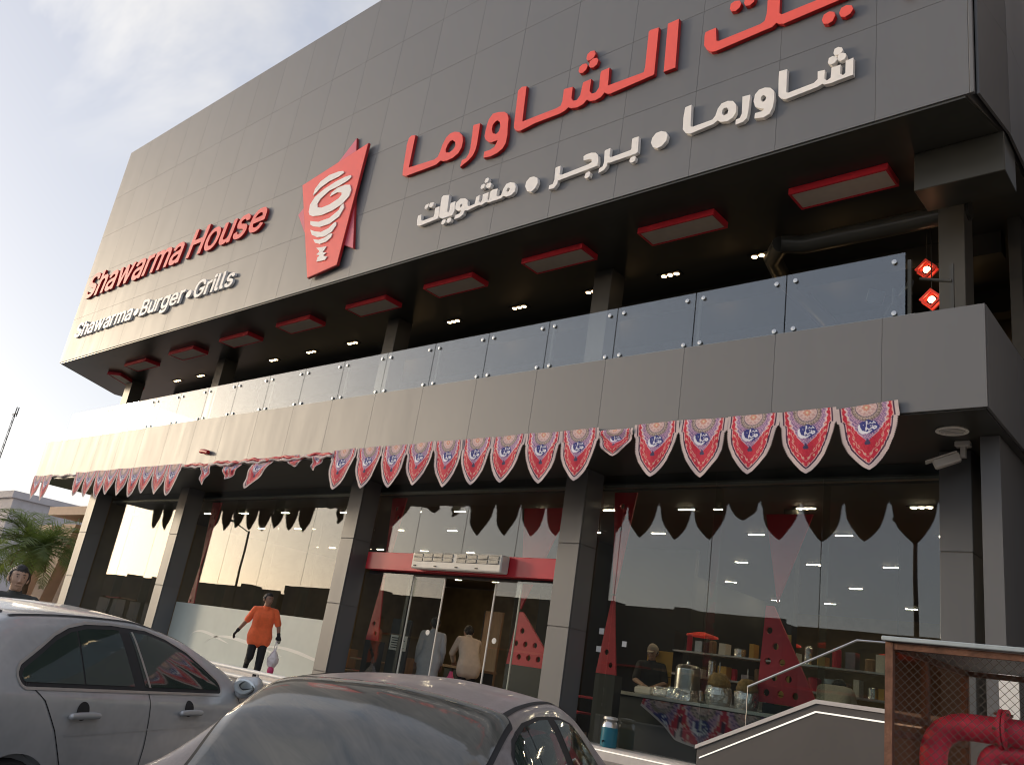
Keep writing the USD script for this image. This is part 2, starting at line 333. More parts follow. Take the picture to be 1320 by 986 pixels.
# ================================================================== THE SETTING
struct('ground', (np.array([[-400, -400, -0.02], [400, -400, -0.02], [400, 400, -0.02], [-400, 400, -0.02]], float), np.array([[0, 1, 2], [0, 2, 3]])), 'concrete')
struct('road', bx(-90, 60, -26, 7.4, -0.015, 0.0), 'asphalt')
pave = struct('pavement', bx(-60, 30, 7.4, 22, -0.01, 0.14), 'concrete')
for i in range(70):
    obj('kerb_stone', bx(-42 + i * 0.8, -42 + i * 0.8 + 0.79, 7.26, 7.4, -0.01, 0.15, 0.012), 'sill_stone', pave)
terr = struct('terrace', bx(-29.5, -5.2, 8.5, 11.34, 0.14, 0.575), 'concrete')
for i in range(41):
    for j in range(4):
        x0 = -29.5 + i * 0.59; y0 = 8.5 + j * 0.71
        if x0 < -19.4 or x0 > -5.8: continue
        obj('paving_slab', bx(x0 + 0.003, x0 + 0.587, y0 + 0.003, y0 + 0.707, 0.575, 0.6 + 0.002 * ((i * 7 + j * 3) % 3)), 'paver', terr)
obj('step', bx(-29.5, -5.2, 8.16, 8.495, 0.14, 0.44, 0.01), 'sill_stone', terr)
obj('step', bx(-29.5, -5.2, 7.82, 8.155, 0.14, 0.28, 0.01), 'sill_stone', terr)

# ================================================================== THE RESTAURANT
bld = thing('restaurant_building', 'grey metal clad two storey restaurant with an overhanging sign box and glass front', 'building')
BX0, BX1, BY, BZ0, BZ1 = -28.39, -2.19, 9.10, 8.64, 16.43
core = [(BX0 + 0.03, BY + 0.006), (BX1 - 0.03, BY + 0.006), (-2.07, 10.1), (-2.07, 19), (-29.6, 19), (-29.75, 12.1), (-29.9, 11.62)]
sb = obj('sign_box', plan(core, BZ0 + 0.02, BZ1 - 0.02), 'cladding_core', bld)
xs = [BX1] + [-3.26 - 1.3115 * k for k in range(19)] + [BX0]
zs = [8.64, 10.12, 11.61, 13.10, 14.59, 16.43]
G = 0.0016
for i in range(len(xs) - 1):
    for j in range(5):
        obj('cladding_panel', bx(xs[i+1] + G, xs[i] - G, BY, BY + 0.036, zs[j] + (G if j else 0), zs[j+1] - (G if j < 4 else 0), 0.0018), 'cladding', sb)
def plate(p, q, z0, z1, t=0.03):
    p, q = np.array(p, float), np.array(q, float); d = (q - p) / np.linalg.norm(q - p); nrm = np.array([d[1], -d[0]])
    return plan([p, q, q + nrm * t, p + nrm * t], z0, z1)
obj('corner_trim', bx(BX1 + 0.002, BX1 + 0.05, BY - 0.004, BY + 0.05, 8.638, 16.44, 0.006), 'cladding', sb)
side = [((-2.13, 9.16), (-2.02, 10.1))] + [((-2.02, 10.11 + 1.5 * k), (-2.02, 11.59 + 1.5 * k)) for k in range(6)]
for p, q in side:
    for j in range(5):
        obj('cladding_panel', plate(p, q, zs[j] + G, zs[j+1] - G), 'cladding', sb)
lside = [((-29.9, 11.61), (-29.42, 10.82)), ((-29.41, 10.81), (-28.92, 9.99)), ((-28.91, 9.98), (-28.42, 9.15))]
for p, q in lside:
    for j in range(5):
        obj('cladding_panel', plate(p, q, zs[j] + G, zs[j+1] - G), 'cladding', sb)
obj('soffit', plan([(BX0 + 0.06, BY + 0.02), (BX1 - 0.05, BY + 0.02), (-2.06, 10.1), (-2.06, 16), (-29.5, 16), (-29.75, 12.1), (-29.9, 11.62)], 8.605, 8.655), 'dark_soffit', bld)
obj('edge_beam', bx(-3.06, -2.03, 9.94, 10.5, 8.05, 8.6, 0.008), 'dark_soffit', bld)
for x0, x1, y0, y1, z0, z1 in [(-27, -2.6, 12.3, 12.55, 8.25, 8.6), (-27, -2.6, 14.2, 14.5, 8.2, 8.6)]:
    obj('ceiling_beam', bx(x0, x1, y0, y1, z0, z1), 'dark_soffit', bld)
obj('ceiling_duct', tube([(-5.3, 10.95, 8.33), (-5.0, 11.1, 8.33), (-3.9, 11.12, 8.33), (-2.7, 11.12, 8.33)], 0.14, 14), 'dark_soffit', bld, 40)
obj('ceiling_duct', tube([(-5.3, 10.95, 8.33), (-5.6, 11.3, 8.33), (-5.75, 12.0, 8.33), (-5.75, 13.9, 8.33)], 0.14, 14), 'dark_soffit', bld, 40)

# balcony: fascia, floor, glass balustrade
FX0, FX1, FY, FZ0, FZ1 = -28.4, -2.19, 9.5, 4.93, 6.13
fas = obj('balcony_fascia', bx(FX0 + 0.02, FX1 - 0.03, FY + 0.006, 10.3, FZ0 + 0.01, FZ1 - 0.02), 'cladding_core', bld)
fx = [FX1] + [-3.28 - 1.326 * k for k in range(19)] + [FX0]
for i in range(len(fx) - 1):
    obj('cladding_panel', bx(fx[i+1] + G, fx[i] - G, FY, FY + 0.036, FZ0, FZ1, 0.0018), 'cladding', fas)
for k in range(4):
    obj('cladding_panel', bx(FX1 - 0.028, FX1 + 0.004, 9.54 + 1.4 * k + G, 9.54 + 1.4 * (k + 1) - G, FZ0, FZ1, 0.0018), 'cladding', fas)
    obj('cladding_panel', bx(FX0 - 0.004, FX0 + 0.02, 9.54 + 1.4 * k + G, 9.54 + 1.4 * (k + 1) - G, FZ0, FZ1, 0.0018), 'cladding', fas)
obj('coping', bx(FX0 + 0.01, FX1 - 0.01, FY + 0.04, 10.3, FZ1 - 0.018, FZ1 - 0.004), 'cladding', fas)
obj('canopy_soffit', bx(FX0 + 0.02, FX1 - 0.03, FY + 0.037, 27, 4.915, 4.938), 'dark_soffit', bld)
obj('floor_slab', bx(FX0 + 0.05, FX1 - 0.05, 10.3, 27, 4.945, 5.2), 'dark_wall', bld)
rail = obj('balustrade', bx(-27.9, -2.95, 9.62, 9.66, 6.135, 6.19), 'brushed_alu', bld)
gx = [-3.04] + [-4.53 - 1.335 * k for k in range(18)]
for i in range(len(gx) - 1):
    a, b = gx[i+1] + 0.008, gx[i] - 0.008
    obj('glass_panel', bx(a, b, 9.575, 9.587, 6.10, 6.99), 'rail_glass', rail)
    for px in (a + 0.12, b - 0.12):
        for pz in (6.2, 6.88):
            v, f = lathe([(0, 0), (0.03, 0), (0.03, 0.022), (0.0, 0.026)], 14)
            obj('standoff', (np.stack([v[:, 0] + px, 9.574 - v[:, 2], v[:, 1] + pz], -1), f), 'steel', rail, 40)
for x in gx[:-1:2]:
    obj('rail_post', bx(x - 0.02, x + 0.02, 9.7, 9.74, 6.1, 6.95), 'dark_column', rail)
obj('end_post', bx(-2.62, -2.58, 9.8, 9.84, 6.1, 6.85), 'dark_column', rail)
obj('end_post', tube([(-2.6, 9.8, 6.62), (-2.95, 9.8, 6.72)], 0.02), 'dark_column', rail)

# upper floor: back wall, columns
obj('upper_wall', bx(-27.2, -2.4, 15.0, 15.2, 5.2, 8.6), 'interior_wall', bld)
obj('side_wall', bx(-2.5, -2.3, 10.45, 27, 0.14, 4.91), 'cladding', bld)
obj('side_wall', bx(-2.45, -2.3, 12.0, 19, 5.2, 8.6), 'dark_wall', bld)
COLS = [(-3.08, -2.72), (-8.87, -8.44), (-14.61, -14.19), (-21.92, -21.49), (-27.56, -27.07)]
for n, (a, b) in enumerate(COLS):
    obj('upper_column', bx(a + 0.02, b - 0.02, 10.95, 11.35, 5.2, 8.6, 0.006), 'dark_column', bld)
    c = obj('column', bx(a + 0.012, b - 0.012, 10.952, 11.40, 0.14, 4.91), 'cladding_core', bld)
    seams = [0.14, 1.06, 2.36, 3.67, 4.912]
    for j in range(4):
        z0, z1 = seams[j] + (0.006 if j else 0), seams[j+1] - 0.006
        obj('front_panel', bx(a, b, 10.94, 10.975, z0, z1, 0.004), 'cladding', c)
        obj('side_panel', bx(b - 0.011, b, 10.98, 11.40, z0, z1), 'cladding', c)
        obj('side_panel', bx(a, a + 0.011, 10.98, 11.40, z0, z1), 'cladding', c)

# the glass front of the ground floor
GY = 11.42
plinth = obj('plinth', bx(-27.07, -3.08, GY - 0.38, GY + 0.15, 0.14, 0.77, 0.008), 'sill_stone', bld)
obj('floor_light_strip', bx(-8.05, -5.2, GY - 0.392, GY - 0.38, 0.715, 0.73), 'led_strip', plinth)
front = obj('shop_front', bx(-27.05, -3.0, GY + 0.02, GY + 0.09, 4.70, 4.745), 'brushed_alu', bld)
def pane(x0, x1, z0, z1, name='pane', m='shop_glass'):
    return obj(name, bx(x0 + 0.007, x1 - 0.007, GY, GY + 0.012, z0, z1), m, front)
for x0, x1 in [(-8.43, -8.0), (-8.0, -6.36), (-6.36, -4.71), (-4.71, -3.08)]: pane(x0, x1, 0.775, 4.905)
for k in range(4): pane(-21.48 + k * 1.715, -21.48 + (k + 1) * 1.715, 0.775, 4.905)
for k in range(3): pane(-27.06 + k * 1.71, -27.06 + (k + 1) * 1.71, 0.775, 4.905)
for k in range(4): pane(-14.18 + k * 1.325, -14.18 + (k + 1) * 1.325, 3.47, 4.905)
pane(-14.18, -12.72, 0.6, 3.08); pane(-10.05, -8.88, 0.6, 3.08)
for x in (-6.36, -4.71, -19.765, -18.05, -16.335, -25.35, -23.64):
    obj('glass_fin', bx(x - 0.008, x + 0.008, GY + 0.02, GY + 0.25, 0.78, 4.69), 'stair_glass', front)
flm = obj('frosted_film', bx(-21.48, -14.62, GY - 0.006, GY - 0.002, 0.78, 2.03), 'frosted_film', front)
def arc_strip(x0, x1, z0, h, w):
    t = np.linspace(0, 1, 24); x = x0 + (x1 - x0) * t; z = z0 + h * np.sin(np.pi * t ** 0.6) 
    o = list(zip(x, z)) + list(zip(x[::-1], (z - w * np.sin(np.pi * t) - 0.004)[::-1]))
    return polyx(o, GY - 0.0095, 0.003)
for a in [(-19.6, -16.4, 1.18, 0.24, 0.07), (-17.6, -14.06, 1.05, 0.33, 0.06), (-20.4, -18.6, 1.25, 0.2, 0.06)]:
    obj('film_wave', arc_strip(*a), 'frosted_wave', flm)
# door: red beam, sliding leaves
obj('door_beam', bx(-13.98, -8.9, 11.22, 11.5, 3.12, 3.46, 0.006), 'red_beam', bld)
door = obj('sliding_door', bx(-14.1, -8.9, GY + 0.03, GY + 0.14, 3.06, 3.12), 'black_plastic', bld)
for x0, x1 in [(-12.74, -11.88), (-10.58, -9.98)]:
    lf = obj('door_leaf', bx(x0, x1, GY + 0.05, GY + 0.062, 0.62, 3.06), 'door_glass', door)
    for xx in (x0, x1):
        obj('edge_strip', bx(xx - 0.012, xx + 0.012, GY + 0.044, GY + 0.068, 0.61, 3.06), 'white_plastic', lf)
    v, f = lathe([(0, 0), (0.05, 0), (0.05, 0.015), (0, 0.018)], 16)
    xc = (x1 - 0.22) if x0 < -12 else (x0 + 0.16)
    obj('door_sticker', (np.stack([v[:, 0] + xc, GY + 0.049 - v[:, 2] * 0.4, v[:, 1] + 2.05], -1), f), 'white_paint', lf)
obj('door_post', bx(-12.86, -12.78, GY + 0.03, GY + 0.1, 0.6, 3.06), 'black_plastic', door)

for x, z, s_ in [(-8.2, 2.35, 0.09), (-8.22, 2.08, 0.09), (-7.75, 2.2, 0.08)]: obj('glass_sticker', bx(x, x + s_, GY - 0.004, GY - 0.001, z, z + s_), 'white_paint', front)
# inside of the ground floor
obj('interior_floor', bx(-27.5, -2.5, GY + 0.15, 27, 0.5, 0.64), 'interior_floor', bld)
obj('interior_wall', bx(-27.5, -2.5, 26.6, 26.8, 0.64, 4.7), 'interior_wall', bld)
obj('interior_wall', bx(-27.6, -27.45, GY + 0.1, 26.6, 0.14, 4.9), 'interior_wall', bld)
obj('interior_wall', bx(-11.8, -11.65, 15.5, 26.6, 0.64, 4.7), 'dark_wall', bld)
obj('interior_ceiling', bx(-27.5, -2.5, GY + 0.3, 26.8, 4.72, 4.85), 'cladding_core', bld)
obj('interior_wall', bx(-13.8, -9.6, 16.6, 16.75, 0.64, 4.7), 'dark_wall', bld)
obj('roof_parapet', bx(-29.4, -2.3, 18.9, 19.0, 16.3, 16.42), 'cladding', bld)

ORD = ['first', 'second', 'third', 'fourth', 'fifth', 'sixth', 'seventh', 'eighth', 'ninth', 'tenth', 'eleventh']
# ceiling light boxes under the sign box
def light_box(x, y, rz, label):
    t = thing('ceiling_light', label, 'ceiling light', (x, y, 8.6), rz, 'red framed light boxes under the overhang')
    L_, W_, H_ = 1.36, 0.46, 0.10
    fr = [bx(-L_/2, L_/2, -W_/2, -W_/2 + 0.03, -H_, 0), bx(-L_/2, L_/2, W_/2 - 0.03, W_/2, -H_, 0), bx(-L_/2, -L_/2 + 0.03, -W_/2 + 0.03, W_/2 - 0.03, -H_, 0), bx(L_/2 - 0.03, L_/2, -W_/2 + 0.03, W_/2 - 0.03, -H_, 0)]
    for q in fr: obj('frame_side', q, 'red_frame', t)
    obj('diffuser', bx(-L_/2 + 0.032, L_/2 - 0.032, -W_/2 + 0.032, W_/2 - 0.032, -H_ + 0.012, -0.02), 'diffuser', t)
LB = [(-4.08, 'nearest red framed ceiling light, right above the balcony end'), (-6.62, 'second red framed ceiling light from the right end of the overhang'), (-9.1, 'third red framed ceiling light from the right, under the word for burger'), (-11.7, 'fourth red framed ceiling light from the right end of the overhang'), (-14.22, 'red framed ceiling light just below the cup shaped logo'), (-16.9, 'sixth red framed ceiling light from the right, left of the logo'), (-19.5, 'seventh red framed ceiling light from the right, under the word Grills'), (-22.2, 'eighth red framed ceiling light from the right, under the word Burger'), (-24.95, 'small far red framed ceiling light, last of the straight row')]
for x, lb in LB: light_box(x, 10.2, 0, lb)
light_box(-27.35, 10.85, -58, 'turned red framed ceiling light at the far left corner of the overhang')
for n, x in enumerate([-4.6, -7.2, -9.9, -12.6, -15.3, -18.0]):
    t = thing('patio_table', f'dark round table behind the balustrade, {["nearest", "second", "third", "fourth", "fifth", "sixth"][n]} from the right end', 'table', (x, 11.9, 5.2))
    obj('top', lathe([(0, 0.72), (0.42, 0.72), (0.42, 0.75), (0, 0.75)], 24), 'wood', t); obj('pedestal', lathe([(0.25, 0), (0.25, 0.02), (0.04, 0.05), (0.04, 0.72)], 14), 'black_plastic', t, 40)
    for sx in (-1, 1):
        c = thing('patio_chair', f'{["left", "right"][sx > 0]} chair at the {["nearest", "second", "third", "fourth", "fifth", "sixth"][n]} balcony table', 'chair', (x + 0.7 * sx, 11.9, 5.2), 90 * sx + 12 * math.sin(5 * x + sx))
        obj('seat', bx(-0.22, 0.22, -0.21, 0.21, 0.43, 0.47, 0.012), 'white_plastic', c); obj('backrest', bx(-0.21, 0.21, -0.235, -0.2, 0.5, 0.95, 0.012), 'white_plastic', c)
        for ax in (-0.18, 0.18):
            for ay in (-0.18, 0.18): obj('leg', tube([(ax, ay, 0), (ax, ay, 0.43)], 0.016, 6), 'steel', c)
for n, x in enumerate([-3.9, -6.0, -8.4, -11.0, -14.5, -18.5]):
    t = thing('wall_lamp', f'small warm lit wall lamp on the upper back wall, {ORD[n]} from the right end', 'wall lamp', (x, 14.98, 7.3))
    obj('shade', lathe([(0.05, -0.12), (0.09, -0.1), (0.09, 0.1), (0.05, 0.12)], 14), 'lamp_glow_dim', t, 40); obj('bracket', bx(-0.03, 0.03, -0.0, 0.02, -0.05, 0.05), 'black_plastic', t)
# recessed triple spots
def spot(x, y, z, label, glow, grp, vert=False, s=1.0):
    t = thing('recessed_spotlight', label, 'spotlight', (x, y, z), 0, grp)
    obj('trim', bx(-0.27 * s, 0.27 * s, -0.1 * s, 0.1 * s, -0.012, 0.0), 'black_plastic', t)
    for k in (-1, 0, 1):
        obj('lamp', lathe([(0, -0.022), (0.058 * s, -0.02), (0.06 * s, -0.012), (0, -0.0121)], 14, (k * 0.15 * s, 0, 0)), glow, t)
names = ['nearest', 'second', 'third', 'fourth', 'fifth', 'sixth', 'seventh', 'eighth', 'ninth', 'tenth', 'eleventh', 'twelfth', 'farthest']
for n, x in enumerate([-4.15, -5.93, -7.66, -9.33, -11.21, -13.12, -14.95, -16.65, -18.36, -20.08, -22.59, -23.96, -25.39]):
    spot(x, 11.58, 8.603, f'triple warm spotlight above the balcony, {names[n]} of the row counted from the right', 'lamp_glow', 'triple spotlights over the balcony', s=0.85)
k = 0
for y in (13.0, 15.0, 18.0, 21.0, 24.0):
    for x in (-3.9, -5.8, -7.6, -9.4, -11.2, -13.2, -15.4, -17.6, -19.8, -22.0, -24.2):
        spot(x + 0.2 * math.sin(k * 2.1), y, 4.72, f'warm triple spotlight inside, {ORD[k % 11]} from the end column in the {["first", "second", "third", "fourth", "fifth"][k // 11]} ceiling row', 'lamp_glow_inside', 'triple spotlights inside the dining room', s=0.72); k += 1

